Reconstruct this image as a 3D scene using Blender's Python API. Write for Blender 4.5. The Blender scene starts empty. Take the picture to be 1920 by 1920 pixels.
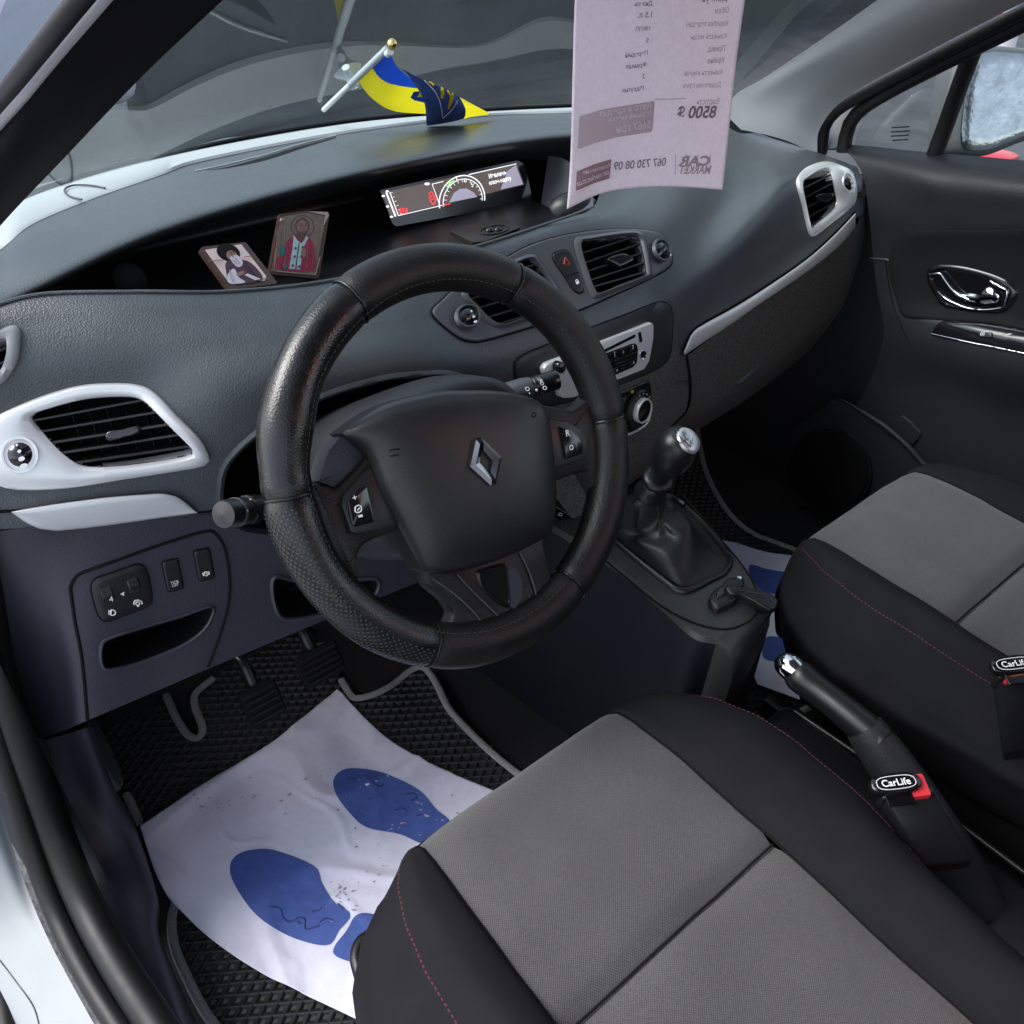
import bpy, bmesh, math, random
from mathutils import Vector as V, Matrix
from mathutils.bvhtree import BVHTree
random.seed(7)
S = bpy.context.scene
C = S.collection
rad = math.radians

# ---------------------------------------------------------------- camera
CAM = V((-.7673, -.562, 1.1831)); YAW, PIT, ROL, FPX = rad(40.748), rad(38.870), rad(2.187), 1645.
_f = V((math.sin(YAW)*math.cos(PIT), math.cos(YAW)*math.cos(PIT), -math.sin(PIT)))
_r0 = V((math.cos(YAW), -math.sin(YAW), 0)); _u0 = _r0.cross(_f)
_r = _r0*math.cos(ROL) + _u0*math.sin(ROL); _u = _u0*math.cos(ROL) - _r0*math.sin(ROL)
cd = bpy.data.cameras.new('camera'); cam = bpy.data.objects.new('camera', cd); C.objects.link(cam)
cam.matrix_world = Matrix(((_r.x, _u.x, -_f.x, CAM.x), (_r.y, _u.y, -_f.y, CAM.y), (_r.z, _u.z, -_f.z, CAM.z), (0, 0, 0, 1)))
cd.sensor_width = 36; cd.lens = FPX/1920*36; cd.clip_start = .01; cd.clip_end = 500
S.camera = cam
# ---------------------------------------------------------------- sky, sun, exposure
SUN_EL, SUN_AZ = 50, -55          # azimuth from +Y (car's nose) towards +X (passenger side)
w = bpy.data.worlds.new('World'); S.world = w; w.use_nodes = True
nt = w.node_tree; nt.nodes.clear()
sky = nt.nodes.new('ShaderNodeTexSky'); sky.sky_type = 'NISHITA'; sky.sun_disc = False
sky.sun_elevation = rad(SUN_EL); sky.sun_rotation = rad(SUN_AZ); sky.air_density = 1.0; sky.dust_density = 1.5; sky.ozone_density = 1.0
bg = nt.nodes.new('ShaderNodeBackground'); bg.inputs[1].default_value = .15
hsv = nt.nodes.new('ShaderNodeHueSaturation'); hsv.inputs['Saturation'].default_value = .5   # thin overcast: the blue is washed out
wo = nt.nodes.new('ShaderNodeOutputWorld'); nt.links.new(sky.outputs[0], hsv.inputs['Color']); nt.links.new(hsv.outputs[0], bg.inputs[0]); nt.links.new(bg.outputs[0], wo.inputs[0])
sd = bpy.data.lights.new('sun', 'SUN'); sd.energy = 1.5; sd.angle = rad(35); sd.color = (1, .97, .94)
so = bpy.data.objects.new('sun', sd); C.objects.link(so)
_sd = V((math.sin(rad(SUN_AZ))*math.cos(rad(SUN_EL)), math.cos(rad(SUN_AZ))*math.cos(rad(SUN_EL)), math.sin(rad(SUN_EL))))
so.rotation_euler = _sd.to_track_quat('Z', 'Y').to_euler(); so.location = (-4, 2, 6)
S.view_settings.view_transform = 'Standard'; S.view_settings.look = 'None'; S.view_settings.gamma = 1
S.view_settings.exposure = 1.42
S.render.engine = 'CYCLES'
S.cycles.max_bounces = 8; S.cycles.diffuse_bounces = 4; S.cycles.glossy_bounces = 4; S.cycles.transparent_max_bounces = 12
S.cycles.caustics_reflective = False; S.cycles.caustics_refractive = False

# ---------------------------------------------------------------- helpers: rays and surfaces
def ray(x, y): return (_f + _r*((x-960)/FPX) - _u*((y-960)/FPX)).normalized()
def P(x, y, **k):
    d = ray(x, y); (a, v), = k.items(); i = 'XYZ'.index(a); return CAM + d*((v-CAM[i])/d[i])
def pix(p):
    d = V(p)-CAM; z = d.dot(_f); return (960+FPX*d.dot(_r)/z, 960-FPX*d.dot(_u)/z)
class Plane:
    def __init__(s, o, n): s.o = V(o); s.n = V(n).normalized(); s.n = s.n if s.n.dot(CAM-s.o) > 0 else -s.n
    def hit(s, x, y):
        d = ray(x, y); return CAM + d*((s.o-CAM).dot(s.n)/d.dot(s.n)), s.n.copy()
    def up(s, h): return Plane(s.o+s.n*h, s.n)
def plane3(a, b, c): return Plane((a+b+c)/3, (b-a).cross(c-a))
class Surf:
    def __init__(s, vf):
        vs, fs = [], []
        for v, f in vf:
            k = len(vs); vs += v; fs += [tuple(i+k for i in q) for q in f]
        s.t = BVHTree.FromPolygons(vs, fs); s.last = None
    def hit(s, x, y):
        d = ray(x, y); l, n, i, di = s.t.ray_cast(CAM, d)
        if l is None:
            l, n, i, di = s.t.find_nearest(CAM + d*((s.last-CAM).length if s.last else 1.1))
            if n.dot(d) > 0: n = -n
            q = Plane(l, n) if abs(n.dot(d)) > .15 else Plane(l, -d)
            return q.hit(x, y)
        s.last = l
        return l, (n if n.dot(d) < 0 else -n)
def K(ox, oy, s): return lambda *pts: [(ox+x/s, oy+y/s) for x, y in pts]
K2, K3, K4 = K(560, 0, 3), K(1280, 0, 3), K(0, 580, 3)
K5, K6, K7 = K(480, 420, 2.285), K(700, 280, 4.571), K(800, 420, 3.692)
KG, KR, KS = K(1120, 780, 4.571), K(1280, 480, 3), K(1050, 0, 4.8)
KF, KI, KH, KQ = K(580, 0, 5.333), K(200, 300, 3.84), K(1280, 1100, 3), K(1000, 480, 3.692)
K1 = K(0, 0, 3); KB = K(0, 1200, 2.667)
# ---------------------------------------------------------------- helpers: splines
def cr(pts, n, closed=False, even=True):
    """Catmull-Rom through pts (tuples or Vectors), n samples"""
    pts = [V(p) if len(p) == 3 else V((p[0], p[1], 0)) for p in pts]; m = len(pts)
    if m == 2: return [pts[0].lerp(pts[1], i/(n-1)) for i in range(n)]
    segs = m if closed else m-1
    def g(i): return pts[i % m] if closed else (pts[i] if 0 <= i < m else (pts[0]*2-pts[1] if i < 0 else pts[-1]*2-pts[-2]))
    def ev(u):
        k = min(int(u), segs-1); t = u-k; a, b, c, d = g(k-1), g(k), g(k+1), g(k+2)
        return .5*((2*b)+(c-a)*t+(2*a-5*b+4*c-d)*t*t+(3*b-a-3*c+d)*t**3)
    cnt = n if closed else n-1
    if not even: return [ev(segs*i/cnt) for i in range(n)]
    N = max(n*4, 200); q = [ev(segs*i/N) for i in range(N+1)]; L = [0]
    for i in range(N): L.append(L[-1]+(q[i+1]-q[i]).length)
    out = []; j = 0
    for i in range(n):
        t = L[-1]*i/cnt
        while j < N-1 and L[j+1] < t: j += 1
        out.append(q[j].lerp(q[j+1], 0 if L[j+1] == L[j] else (t-L[j])/(L[j+1]-L[j])))
    return out
def rp(pts, r, k=5):
    """polygon with rounded corners (2D pixels)"""
    out = []; m = len(pts); pts = [V((p[0], p[1], 0)) for p in pts]
    for i in range(m):
        a, b, c = pts[i-1], pts[i], pts[(i+1) % m]; rr = min(r, (a-b).length*.45, (c-b).length*.45)
        p, q = b+(a-b).normalized()*rr, b+(c-b).normalized()*rr
        for j in range(k+1):
            t = j/k; out.append((1-t)**2*p+2*t*(1-t)*b+t*t*q)
    return [(p.x, p.y) for p in out]
def lin(pts, n, closed=True):
    """even resample of a polyline"""
    pts = [V((p[0], p[1], 0)) if len(p) == 2 else V(p) for p in pts]
    q = pts+[pts[0]] if closed else pts; L = [0]
    for i in range(len(q)-1): L.append(L[-1]+(q[i+1]-q[i]).length)
    out = []; j = 0; cnt = n if closed else n-1
    for i in range(n):
        t = L[-1]*i/cnt
        while j < len(q)-2 and L[j+1] < t: j += 1
        out.append(q[j].lerp(q[j+1], 0 if L[j+1] == L[j] else (t-L[j])/(L[j+1]-L[j])))
    return out
def inpoly(x, y, P_):
    c = False; j = len(P_)-1
    for i in range(len(P_)):
        xi, yi, xj, yj = P_[i][0], P_[i][1], P_[j][0], P_[j][1]
        if (yi > y) != (yj > y) and x < (xj-xi)*(y-yi)/(yj-yi)+xi: c = not c
        j = i
    return c
# ---------------------------------------------------------------- helpers: materials
MAT = {}
def mat(name, col, rough=.5, metal=0., spec=.5, bump=None, vary=0., emit=0., trans=0., coat=0., sheen=0., vscale=8., rvar=0.):
    """bump = (kind, scale, strength[, distance])"""
    m = bpy.data.materials.new(name); m.use_nodes = True; t = m.node_tree; b = t.nodes['Principled BSDF']
    def inp(k, v):
        if k in b.inputs: b.inputs[k].default_value = v
    inp('Base Color', (*col, 1)); inp('Roughness', rough); inp('Metallic', metal); inp('Specular IOR Level', spec)
    inp('Coat Weight', coat); inp('Sheen Weight', sheen); inp('Transmission Weight', trans)
    if emit: inp('Emission Color', (*col, 1)); inp('Emission Strength', emit)
    tc = t.nodes.new('ShaderNodeTexCoord')
    if vary or rvar:
        n = t.nodes.new('ShaderNodeTexNoise'); n.inputs['Scale'].default_value = vscale; n.inputs['Detail'].default_value = 6
        n.inputs['Roughness'].default_value = .65
        t.links.new(tc.outputs['Object'], n.inputs['Vector'])
        if vary:
            r = t.nodes.new('ShaderNodeMapRange'); r.inputs[1].default_value = .3; r.inputs[2].default_value = .7
            r.inputs[3].default_value = 1-vary; r.inputs[4].default_value = 1+vary
            x = t.nodes.new('ShaderNodeMix'); x.data_type = 'RGBA'; x.blend_type = 'MULTIPLY'; x.inputs[0].default_value = 1
            x.inputs[6].default_value = (*col, 1); t.links.new(n.outputs[0], r.inputs[0]); t.links.new(r.outputs[0], x.inputs[7])
            t.links.new(x.outputs[2], b.inputs['Base Color'])
        if rvar:
            r = t.nodes.new('ShaderNodeMapRange'); r.inputs[1].default_value = .3; r.inputs[2].default_value = .7
            r.inputs[3].default_value = rough-rvar; r.inputs[4].default_value = rough+rvar
            t.links.new(n.outputs[0], r.inputs[0]); t.links.new(r.outputs[0], b.inputs['Roughness'])
    if bump:
        kind, sc, st = bump[:3]; bp = t.nodes.new('ShaderNodeBump'); bp.inputs['Strength'].default_value = st
        bp.inputs['Distance'].default_value = bump[3] if len(bump) > 3 else .0006
        if kind == 'leather':
            n = t.nodes.new('ShaderNodeTexVoronoi'); n.inputs['Scale'].default_value = sc; n.feature = 'F1'
            t.links.new(tc.outputs['Object'], n.inputs['Vector']); t.links.new(n.outputs['Distance'], bp.inputs['Height'])
        else:
            n = t.nodes.new('ShaderNodeTexNoise'); n.inputs['Scale'].default_value = sc; n.inputs['Detail'].default_value = 4
            t.links.new(tc.outputs['Object'], n.inputs['Vector']); t.links.new(n.outputs[0], bp.inputs['Height'])
        t.links.new(bp.outputs[0], b.inputs['Normal'])
    MAT[name] = m; return m
mat('dash_plastic', (.056, .064, .071), .40, bump=('leather', 560, .65), vary=.14, rvar=.05, vscale=14)
mat('lower_plastic', (.026, .027, .039), .5, bump=('leather', 560, .3), vary=.08, rvar=.05, vscale=14)  # dash plastic with the door's bluish sky light in its colour
mat('vent_grey', (.24, .25, .26), .4)
mat('gaiter', (.006, .006, .0065), .48, bump=('leather', 500, .3), rvar=.08, vscale=25)
mat('grey_panel', (.062, .066, .074), .42, bump=('noise', 700, .15), vary=.06)
mat('satin_black', (.008, .008, .0095), .38, bump=('noise', 500, .1), rvar=.06)
mat('matte_black', (.004, .004, .0045), .85, spec=.2)
mat('housing_dark', (.022, .024, .026), .45, bump=('leather', 600, .3))
mat('gloss_black', (.006, .006, .008), .16, coat=.3, rvar=.04)
mat('door_plastic', (.017, .0185, .0215), .5, spec=.32, bump=('leather', 420, .4), vary=.08, rvar=.05, vscale=14)
mat('pillar_black', (.0035, .0035, .005), .8, spec=.14, bump=('noise', 700, .2))
mat('felt', (.085, .081, .074), .85, bump=('noise', 600, .9, .002), vary=.75, vscale=330)
mat('silver', (.70, .71, .71), .34, metal=.3, bump=('noise', 1500, .06), vary=.05)
mat('chrome', (.82, .84, .86), .08, metal=1.)
mat('dark_chrome', (.14, .14, .15), .18, metal=1.)
mat('brass', (.72, .52, .2), .15, metal=1.)
mat('white_print', (.8, .8, .8), .5)
mat('red_print', (.35, .03, .03), .4)
mat('leather', (.0052, .005, .005), .29, bump=('leather', 520, .28), vary=.15, rvar=.12, vscale=30)
mat('leather_brown', (.0052, .0043, .004), .46, spec=.4, bump=('leather', 480, .4), vary=.2, rvar=.08, vscale=25)
mat('thread', (.03, .027, .027), .8)
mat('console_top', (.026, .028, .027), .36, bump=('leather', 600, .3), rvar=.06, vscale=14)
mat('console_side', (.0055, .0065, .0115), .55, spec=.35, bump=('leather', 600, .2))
mat('emblem_metal', (.28, .28, .29), .16, metal=1.)
mat('red_thread', (.085, .016, .026), .8)
mat('side_cloth', (.0092, .0092, .0105), .85, spec=.14, bump=('noise', 900, .5), vary=.15, vscale=20)
mat('carpet', (.010, .010, .012), .95, bump=('noise', 700, .8, .003), vary=.4, vscale=300)
mat('eva', (.014, .014, .015), .55, bump=('noise', 900, .25), rvar=.1)
mat('piping', (.30, .30, .305), .9, bump=('noise', 1300, 1., .002), vary=.55, vscale=700)
mat('rubber', (.004, .004, .0045), .5, spec=.35, bump=('noise', 300, .1), rvar=.1)
mat('white_paint', (.27, .29, .30), .5, spec=.3, vary=.06, vscale=9)
mat('pillar_trim', (.30, .31, .32), .7, bump=('noise', 900, .2))
mat('glass_clear', (1, 1, 1), .02)
mat('red_plastic', (.62, .03, .05), .3)
mat('flag_blue', (.012, .06, .5), .65, bump=('noise', 1500, .2))
mat('flag_yellow', (.80, .68, .03), .65, bump=('noise', 1500, .2))
def cloth(name, col):
    m = bpy.data.materials.new(name); m.use_nodes = True; t = m.node_tree; b = t.nodes['Principled BSDF']; b.inputs['Base Color'].default_value = (*col, 1); b.inputs['Roughness'].default_value = .7
    tl = t.nodes.new('ShaderNodeBsdfTranslucent'); tl.inputs[0].default_value = (*col, 1); mx = t.nodes.new('ShaderNodeMixShader'); mx.inputs[0].default_value = .5
    n = t.nodes.new('ShaderNodeTexNoise'); n.inputs['Scale'].default_value = 60; bp = t.nodes.new('ShaderNodeBump'); bp.inputs['Strength'].default_value = .5; bp.inputs['Distance'].default_value = .002
    t.links.new(n.outputs[0], bp.inputs['Height']); t.links.new(bp.outputs[0], b.inputs['Normal']); t.links.new(b.outputs[0], mx.inputs[1]); t.links.new(tl.outputs[0], mx.inputs[2]); t.links.new(mx.outputs[0], t.nodes['Material Output'].inputs[0]); MAT[name] = m
cloth('flag_blue', (.012, .075, .55)); cloth('flag_yellow', (.95, .80, .02))
mat('white_plastic', (.75, .78, .8), .3)
mat('asphalt', (.05, .052, .056), .55, bump=('noise', 60, .5, .01), vary=.4, vscale=3)
mat('pavement', (.30, .30, .35), .7, bump=('noise', 40, .3, .01), vary=.12, vscale=2)
mat('wall_dark', (.03, .035, .036), .7, bump=('noise', 20, .4, .01), vary=.3, vscale=2)
mat('reflection_pale', (.30, .32, .32), .6, vary=.2)
mat('strip_white', (.42, .44, .45), .6, bump=('noise', 300, .1))
def M(k): return MAT[k]
# ---------------------------------------------------------------- helpers: objects
def link(name, me, m, parent=None):
    o = bpy.data.objects.new(name, me); C.objects.link(o)
    if m: me.materials.append(M(m) if isinstance(m, str) else m)
    if parent is not None:
        o.parent = parent; o.matrix_parent_inverse = Matrix.Translation(-V(parent.location)) if parent.type == 'EMPTY' else Matrix()
    return o
def build(name, vs, fs, m, parent=None, sharp=40, face=True):
    me = bpy.data.meshes.new(name); me.from_pydata([tuple(v) for v in vs], [], fs); me.update()
    if face:
        s = sum((p.normal.dot((CAM-p.center).normalized())*p.area for p in me.polygons))
        if s < 0: me.flip_normals()
    me.polygons.foreach_set('use_smooth', [True]*len(me.polygons))
    try: me.set_sharp_from_angle(angle=rad(sharp))
    except Exception: pass
    return link(name, me, m, parent)
def closed_build(name, vs, fs, m, parent=None, sharp=40):
    me = bpy.data.meshes.new(name); bm = bmesh.new()
    q = [bm.verts.new(v) for v in vs]
    for f in fs:
        try: bm.faces.new([q[i] for i in f])
        except ValueError: pass
    bmesh.ops.recalc_face_normals(bm, faces=bm.faces); bm.to_mesh(me); bm.free()
    me.polygons.foreach_set('use_smooth', [True]*len(me.polygons))
    me.set_sharp_from_angle(angle=rad(sharp)); return link(name, me, m, parent)
def empty(name, loc, label, cat, group=None):
    o = bpy.data.objects.new(name, None); C.objects.link(o); o.location = loc; o.empty_display_size = .05
    return tag(o, label, cat, group)
def tag(o, label, cat, group=None):
    o['label'] = label; o['category'] = cat
    if group: o['group'] = group
    return o
def struct(o): o['kind'] = 'structure'; return o
def gridf(nu, nv, cu=False):
    fs = []
    for j in range(nv-1):
        for i in range(nu if cu else nu-1): fs.append((j*nu+i, j*nu+(i+1) % nu, (j+1)*nu+(i+1) % nu, (j+1)*nu+i))
    return fs
def pt(c):
    """control point: Vector or (px, py, Y) or (px, py, 'X'|'Y'|'Z', value)"""
    if isinstance(c, V): return c
    if len(c) == 3: return P(c[0], c[1], Y=c[2])
    return P(c[0], c[1], **{c[2]: c[3]})
def grid(rows, nu, nv):
    R_ = [cr([pt(c) for c in r], nu, even=False) for r in rows]
    cols = [cr([r[i] for r in R_], nv, even=False) for i in range(nu)]
    vs = [cols[i][j] for j in range(nv) for i in range(nu)]
    return vs, gridf(nu, nv)
def cut(vf, polys):
    vs, fs = vf; out = []
    for f in fs:
        c = sum((vs[i] for i in f), V())/len(f); x, y = pix(c)
        if not any(inpoly(x, y, q) for q in polys): out.append(f)
    used = sorted({i for f in out for i in f}); mp = {o: k for k, o in enumerate(used)}
    return [vs[i] for i in used], [tuple(mp[i] for i in f) for f in out]
def band(name, A, B, surf, prof, m, parent=None, closed=True, n=72, smooth=True, sharp=50):
    """ribbon between two pixel lines draped on a surface; prof = [(t 0..1 from A to B, height)]"""
    f = (lambda q: cr(q, n, closed)) if smooth else (lambda q: lin(q, n, closed))
    a, b = f(A), f(B); vs = []
    for t, h in prof:
        for p, q in zip(a, b):
            z = p.lerp(q, t); l, nn = surf.hit(z.x, z.y); vs.append(l+nn*h)
    return build(name, vs, gridf(n, len(prof), closed), m, parent, sharp)
def plate(name, A, surf, h, m, parent=None, edge=.0015, dome=0., n=56, sink=.003, smooth=True, rings=4, sharp=50, power=2.):
    a = cr(A, n, True) if smooth else lin(A, n, True)
    c = sum(a, V())/n; hp = [surf.hit(p.x, p.y) for p in a]; cp, cn = surf.hit(c.x, c.y)
    rr = sum((q[0]-cp).length for q in hp)/n; e = max(.0, 1-edge/max(rr, 1e-4))
    vs = [l+nn*-sink for l, nn in hp]+[l+nn*(h-edge) for l, nn in hp]
    e2 = 1-(1-e)*.3
    for s, hh in [(e2, h-edge*.35)]+[(e*(1-k/rings), h) for k in range(rings)]:
        for p in a:
            q = c.lerp(p, s); l, nn = surf.hit(q.x, q.y); vs.append(l+nn*(hh+dome*(1-(s/e)**power if s <= e else 0)))
    fs = gridf(n, 3+rings, True); vs.append(cp+cn*(h+dome)); k = len(vs)-1; b = (2+rings)*n
    fs += [(b+i, b+(i+1) % n, k) for i in range(n)]
    return build(name, vs, fs, m, parent, sharp)
def cavity(name, A, surf, depth, m, parent=None, n=56, smooth=True, taper=1.):
    a = cr(A, n, True) if smooth else lin(A, n, True); hp = [surf.hit(p.x, p.y) for p in a]
    nm = sum((q[1] for q in hp), V()).normalized(); c = sum((q[0] for q in hp), V())/n
    vs = [l+nm*.001 for l, _ in hp]+[c+(l-c)*taper-nm*depth for l, _ in hp]; fs = gridf(n, 2, True); fs.append(tuple(range(n, 2*n)))
    return build(name, vs, fs, m, parent, 40, face=False)
def tube(name, pts, r, m, parent=None, closed=False, n=8, flat=None, sharp=60):
    """r: float or list; flat=(normal, ratio) squashes the section along normal"""
    N = len(pts); vs = []; up = V((0, 0, 1)); prev = None
    for i, p in enumerate(pts):
        a = pts[i-1] if (i or closed) else p; b = pts[(i+1) % N] if (i < N-1 or closed) else p
        t = (b-a).normalized()
        if flat: s = t.cross(flat[0]).normalized(); o = s.cross(t).normalized()
        else:
            if prev is None: s = t.cross(up if abs(t.z) < .9 else V((1, 0, 0))).normalized()
            else: s = (prev-t*prev.dot(t)).normalized()
            prev = s; o = s.cross(t)
        rr = r[i] if isinstance(r, (list, tuple)) else r; k = flat[1] if flat else 1
        for j in range(n):
            an = 2*math.pi*j/n; vs.append(p+s*(math.cos(an)*rr)+o*(math.sin(an)*rr*k))
    fs = gridf(n, N, True)
    if closed: fs += [((N-1)*n+j, (N-1)*n+(j+1) % n, (j+1) % n, j) for j in range(n)]
    else: fs += [tuple(range(n)), tuple(range((N-1)*n, N*n))]
    return closed_build(name, vs, fs, m, parent, sharp)
def dtube(name, px, surf, r, m, parent=None, lift=0., n=40, closed=False, smooth=True, k=6):
    a = cr(px, n, closed) if smooth else lin(px, n, closed)
    return tube(name, [l+nn*lift for l, nn in (surf.hit(p.x, p.y) for p in a)], r, m, parent, closed, k)
def lathe(name, prof, o, axis, m, parent=None, n=32, sharp=40, xs=1., ref=None):
    axis = V(axis).normalized(); s = axis.cross(V(ref) if ref else (V((0, 0, 1)) if abs(axis.z) < .9 else V((1, 0, 0)))).normalized(); t = axis.cross(s)
    vs = [V(o)+axis*h+(s*math.cos(2*math.pi*j/n)*xs+t*math.sin(2*math.pi*j/n))*r for r, h in prof for j in range(n)]
    fs = gridf(n, len(prof), True)
    if prof[0][0] > 1e-5: fs.append(tuple(range(n)))
    if prof[-1][0] > 1e-5: fs.append(tuple(range((len(prof)-1)*n, len(prof)*n)))
    return closed_build(name, vs, fs, m, parent, sharp)
def box(name, o, ax, ay, az, m, parent=None, bev=.002, seg=2, sharp=35):
    """o centre, ax/ay/az half-extent vectors"""
    bm = bmesh.new()
    q = [bm.verts.new(V(o)+ax*a+ay*b+az*c) for a in (-1, 1) for b in (-1, 1) for c in (-1, 1)]
    for f in ((0, 1, 3, 2), (4, 6, 7, 5), (0, 4, 5, 1), (2, 3, 7, 6), (0, 2, 6, 4), (1, 5, 7, 3)): bm.faces.new([q[i] for i in f])
    if bev: bmesh.ops.bevel(bm, geom=bm.edges[:], offset=bev, segments=seg, affect='EDGES', profile=.5)
    bmesh.ops.recalc_face_normals(bm, faces=bm.faces); me = bpy.data.meshes.new(name); bm.to_mesh(me); bm.free()
    me.polygons.foreach_set('use_smooth', [True]*len(me.polygons)); me.set_sharp_from_angle(angle=rad(sharp))
    return link(name, me, m, parent)
def slab(name, A, surf, t, m, parent=None, back=None, bev=0.):
    """flat outline (pixels) on a plane extruded by t towards the viewer (fills concave outlines too)"""
    hp = [surf.hit(p[0], p[1]) for p in A]; nn = sum((q[1] for q in hp), V()).normalized(); bm = bmesh.new()
    b = [bm.verts.new(l-nn*(back or 0)) for l, _ in hp]; f = bm.faces.new(b)
    r = bmesh.ops.extrude_face_region(bm, geom=[f]); vv = [g for g in r['geom'] if isinstance(g, bmesh.types.BMVert)]
    bmesh.ops.translate(bm, verts=vv, vec=nn*(t+(back or 0)))
    if bev:
        top = set(vv); bmesh.ops.bevel(bm, geom=[e for e in bm.edges if e.verts[0] in top and e.verts[1] in top], offset=bev, segments=2, affect='EDGES', profile=.5)
    bmesh.ops.recalc_face_normals(bm, faces=bm.faces); me = bpy.data.meshes.new(name); bm.to_mesh(me); bm.free()
    me.polygons.foreach_set('use_smooth', [True]*len(me.polygons)); me.set_sharp_from_angle(angle=rad(30))
    return link(name, me, m, parent)
def text(name, s, a, b, surf, m, parent=None, mirror=False, lift=.0006, hscale=1., thick=.0, bold=0.):
    """text whose baseline runs from pixel a to pixel b on a surface, width fitted; mirror: reads backwards"""
    pa, n0 = surf.hit(*a); pb, n1 = surf.hit(*b); nn = (n0+n1).normalized()
    cu = bpy.data.curves.new('t', 'FONT'); cu.body = s; cu.size = 1; cu.offset = bold
    o = bpy.data.objects.new('t', cu); C.objects.link(o); bpy.context.view_layer.update()
    me = bpy.data.meshes.new_from_object(o.evaluated_get(bpy.context.evaluated_depsgraph_get())); bpy.data.objects.remove(o)
    xs = [v.co.x for v in me.vertices]
    if not xs: return None
    x0, x1 = min(xs), max(xs)
    if mirror: pa, pb = pb, pa
    X = pb-pa; W = X.length; X = X/W; Yd = nn.cross(X) if not mirror else X.cross(nn); k = W/(x1-x0)
    for v in me.vertices: v.co = pa+X*((v.co.x-x0)*k)+Yd*(v.co.y*k*hscale)+nn*lift
    me.update(); me.materials.clear(); me.name = name
    return link(name, me, m, parent)
def drape_poly(name, A, surf, m, parent=None, lift=.0008, n=48, smooth=True, rings=5):
    """thin printed patch that follows the surface"""
    a = cr(A, n, True) if smooth else lin(A, n, True); c = sum(a, V())/n; vs = []
    for k in range(rings):
        for p in a:
            q = c.lerp(p, 1-k/rings); l, nn = surf.hit(q.x, q.y); vs.append(l+nn*lift)
    l, nn = surf.hit(c.x, c.y); vs.append(l+nn*lift); fs = gridf(n, rings, True); e = len(vs)-1; b = (rings-1)*n
    fs += [(b+i, b+(i+1) % n, e) for i in range(n)]
    return build(name, vs, fs, m, parent)
def bar(name, p, q, wd, w, t, m, parent=None, bev=.0006):
    """slat from p to q: wd = depth direction, w half depth, t half thickness"""
    ax = (q-p)*.5; d = wd-ax.normalized()*wd.dot(ax.normalized()); d.normalize(); th = ax.normalized().cross(d)
    return box(name, (p+q)*.5, ax, d*w, th*t, m, parent, bev, 1)
def polar(A, c, n):
    """sample a closed pixel outline at n even angles about c (star-shaped outlines)"""
    A = [(p[0], p[1]) for p in cr(A, 240, True)]; out = []
    for k in range(n):
        an = 2*math.pi*k/n; dx, dy = math.cos(an), math.sin(an); best = 0
        for i in range(len(A)):
            x1, y1 = A[i][0]-c[0], A[i][1]-c[1]; x2, y2 = A[(i+1) % len(A)][0]-c[0], A[(i+1) % len(A)][1]-c[1]
            ex, ey = x2-x1, y2-y1; den = dx*ey-dy*ex
            if abs(den) < 1e-9: continue
            t = (x1*ey-y1*ex)/den; s = (x1*dy-y1*dx)/den
            if 0 <= s <= 1 and t > best: best = t
        out.append((c[0]+dx*best, c[1]+dy*best))
    return out
def pband(name, A, B, surf, prof, m, parent=None, n=96):
    c = sum((V((p[0], p[1], 0)) for p in B), V())/len(B); a, b = polar(A, c, n), polar(B, c, n); vs = []
    for t, h in prof:
        for p, q in zip(a, b):
            l, nn = surf.hit(p[0]+(q[0]-p[0])*t, p[1]+(q[1]-p[1])*t); vs.append(l+nn*h)
    return build(name, vs, gridf(n, len(prof), True), m, parent, 50)
def ell(cx, cy, rx, ry, n=16, rot=0):
    c, s = math.cos(rot), math.sin(rot)
    return [(cx+rx*math.cos(t)*c-ry*math.sin(t)*s, cy+rx*math.cos(t)*s+ry*math.sin(t)*c) for t in (2*math.pi*i/n for i in range(n))]
def scl(A, k, c=None):
    c = c or (sum(p[0] for p in A)/len(A), sum(p[1] for p in A)/len(A)); return [(c[0]+(p[0]-c[0])*k, c[1]+(p[1]-c[1])*k) for p in A]
O3 = V((0, 0, 0))
# ================================================================ ground and what stands outside
def sheet_xy(name, x0, x1, y0, y1, z, m):
    return struct(build(name, [V((x0, y0, z)), V((x1, y0, z)), V((x1, y1, z)), V((x0, y1, z))], [(0, 1, 2, 3)], m))
sheet_xy('ground', -120, 120, -120, 120, -.36, 'asphalt')
sheet_xy('pavement', -30, -1.2, -3, 40, -.34, 'pavement')

def coons(top, bottom, left, right, nu, nv):
    """grid of pixel points filled between four edge lines"""
    T, B, L, R = cr(top, nu), cr(bottom, nu), cr(left, nv), cr(right, nv); out = []
    for j in range(nv):
        v = j/(nv-1)
        for i in range(nu):
            u = i/(nu-1); out.append(T[i]*(1-v)+B[i]*v+L[j]*(1-u)+R[j]*u-(T[0]*(1-u)*(1-v)+T[-1]*u*(1-v)+B[0]*(1-u)*v+B[-1]*u*v))
    return out
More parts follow.
